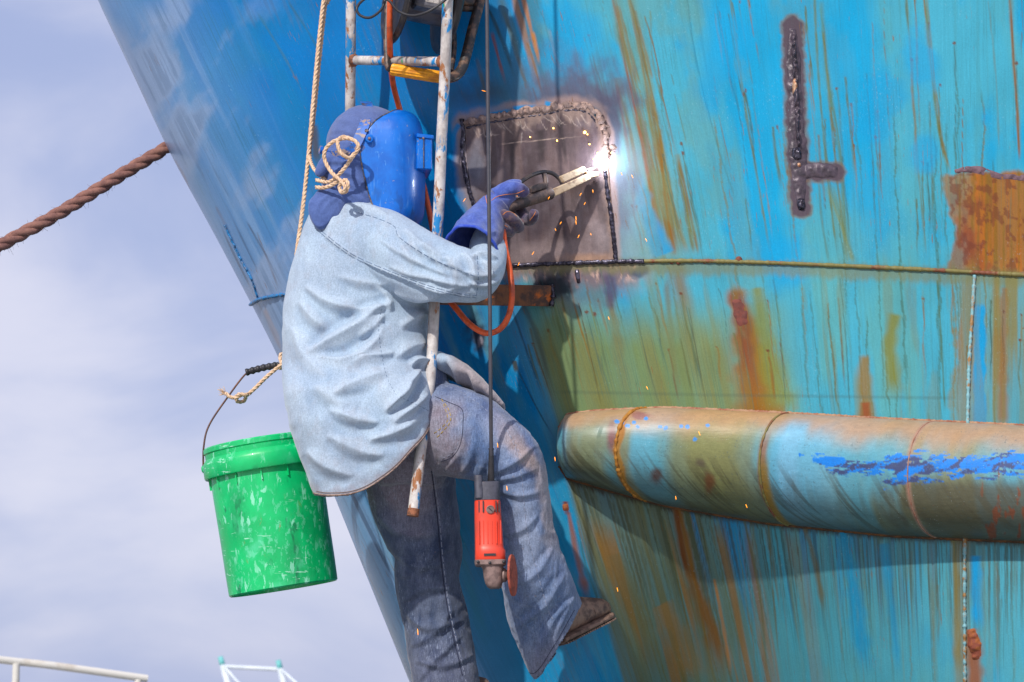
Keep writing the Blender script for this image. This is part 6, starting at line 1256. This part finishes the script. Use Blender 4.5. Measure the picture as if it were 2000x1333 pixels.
# ================================================================== THE ARC AND ITS SPARKS
m_arc = emit('welding arc', (255, 255, 255), 60)
arc = MB(); 
secs = []
for a in np.linspace(.05, math.pi - .05, 12): secs.append([arc_p + Vector((.013 * math.sin(a) * math.cos(t) * (1 + .25 * math.sin(3 * t)), .010 * math.sin(a) * math.sin(t), .016 * math.cos(a) * (1 + .2 * math.sin(2 * t)))) for t in np.linspace(0, 2 * math.pi, 17)[:-1]])
arc.loft(secs); tag(arc.build('welding_arc', m_arc), 'blinding white welding arc at the right edge of the patch plate', 'arc')
gm = bpy.data.materials.new('arc halo'); gm.use_nodes = True; t = gm.node_tree; t.nodes.remove(t.nodes['Principled BSDF']); ve = t.nodes.new('ShaderNodeEmission')  # glowing volume added around the arc to stand in for bloom
tcx = t.nodes.new('ShaderNodeTexCoord'); ln_ = t.nodes.new('ShaderNodeVectorMath'); ln_.operation = 'LENGTH'; t.links.new(tcx.outputs['Object'], ln_.inputs[0])
mrx = t.nodes.new('ShaderNodeMapRange'); mrx.inputs['From Min'].default_value = 0; mrx.inputs['From Max'].default_value = 1.0; mrx.inputs['To Min'].default_value = 1; mrx.inputs['To Max'].default_value = 0
pw = t.nodes.new('ShaderNodeMath'); pw.operation = 'POWER'; pw.inputs[1].default_value = 3.0; ml = t.nodes.new('ShaderNodeMath'); ml.operation = 'MULTIPLY'; ml.inputs[1].default_value = 9
t.links.new(ln_.outputs['Value'], mrx.inputs['Value']); t.links.new(mrx.outputs['Result'], pw.inputs[0]); t.links.new(pw.outputs[0], ml.inputs[0]); t.links.new(ml.outputs[0], ve.inputs['Strength']); ve.inputs['Color'].default_value = (.80, .86, 1, 1)
t.links.new(ve.outputs[0], t.nodes['Material Output'].inputs['Volume'])
mb = MB(); mb.loft([[Vector((math.sin(a) * math.cos(q_), math.sin(a) * math.sin(q_), math.cos(a))) for q_ in np.linspace(0, 2 * math.pi, 25)[:-1]] for a in np.linspace(.03, math.pi - .03, 14)])
gl = mb.build('arc_halo', gm); gl.location = arc_p; gl.scale = (.040, .034, .046); gl['kind'] = 'stuff'
al = bpy.data.lights.new('arc light', 'POINT'); al.energy = 1.2; al.color = (.78, .86, 1); al.shadow_soft_size = .012; ao = bpy.data.objects.new('arc light', al); COL.objects.link(ao); ao.location = arc_p + Vector((-.02, -.05, .0))
m_sp = emit('spark', (255, 150, 30), 2.5); m_sph = emit('hot spark', (255, 190, 90), 14)
mb = MB()
SP = [(945, 178, 8, 2), (952, 208, 2, 9), (1010, 383, 0, 2), (1130, 462, 3, -6), (1095, 436, 3, -5), (1142, 398, 3, -5), (1158, 374, 1, 6), (1125, 427, 1, 8), (1125, 435, 1, 8), (1085, 449, 2, 4), (1072, 387, 3, -5), (1134, 380, 3, -5), (1041, 495, 4, -6), (1013, 516, 3, -7), (1154, 458, 1, 4), (1189, 622, 2, 6), (1264, 758, 3, 6), (1206, 1152, 2, 8), (1320, 973, 1, 7), (1458, 989, 3, 7), (1366, 847, 3, 8), (816, 1235, 1, 12), (1262, 469, 3, 6), (1235, 345, 3, 6), (1214, 340, 2, 5), (907, 391, 4, -6), (1084, 897, 1, 8), (972, 870, 1, 9), (990, 954, 1, 9)]
for x, y, dx, dy in SP:
    hy_ = float(hull([x], [y])[0][1]) - random.uniform(.10, .22)
    if x in (816, 972, 990): hy_ = -.36
    a, b = P(x - dx / 2, y - dy / 2, hy_), P(x + dx / 2, y + dy / 2, hy_ - .004); mb.tube([a, (a + b) / 2, b], [.0005, .0009, .0004], 6)
sp = mb.build('sparks', m_sp); sp['kind'] = 'stuff'
mb = MB()
for x, y, r in ((1143, 260, .0042), (1037, 269, .0018), (1082, 252, .002), (1089, 276, .002), (1148, 264, .0018), (1152, 283, .002), (1168, 300, .002), (1160, 312, .0016), (1195, 300, .002)):
    c = Vector(hull([x], [y], .012)[0]); mb.lathe(c, (0, -1, 0), [(0, -r), (r * .8, -r * .6), (r, 0), (r * .8, r * .6), (0, r)], 8)
sh = mb.build('glowing_drops', m_sph); sh['kind'] = 'stuff'
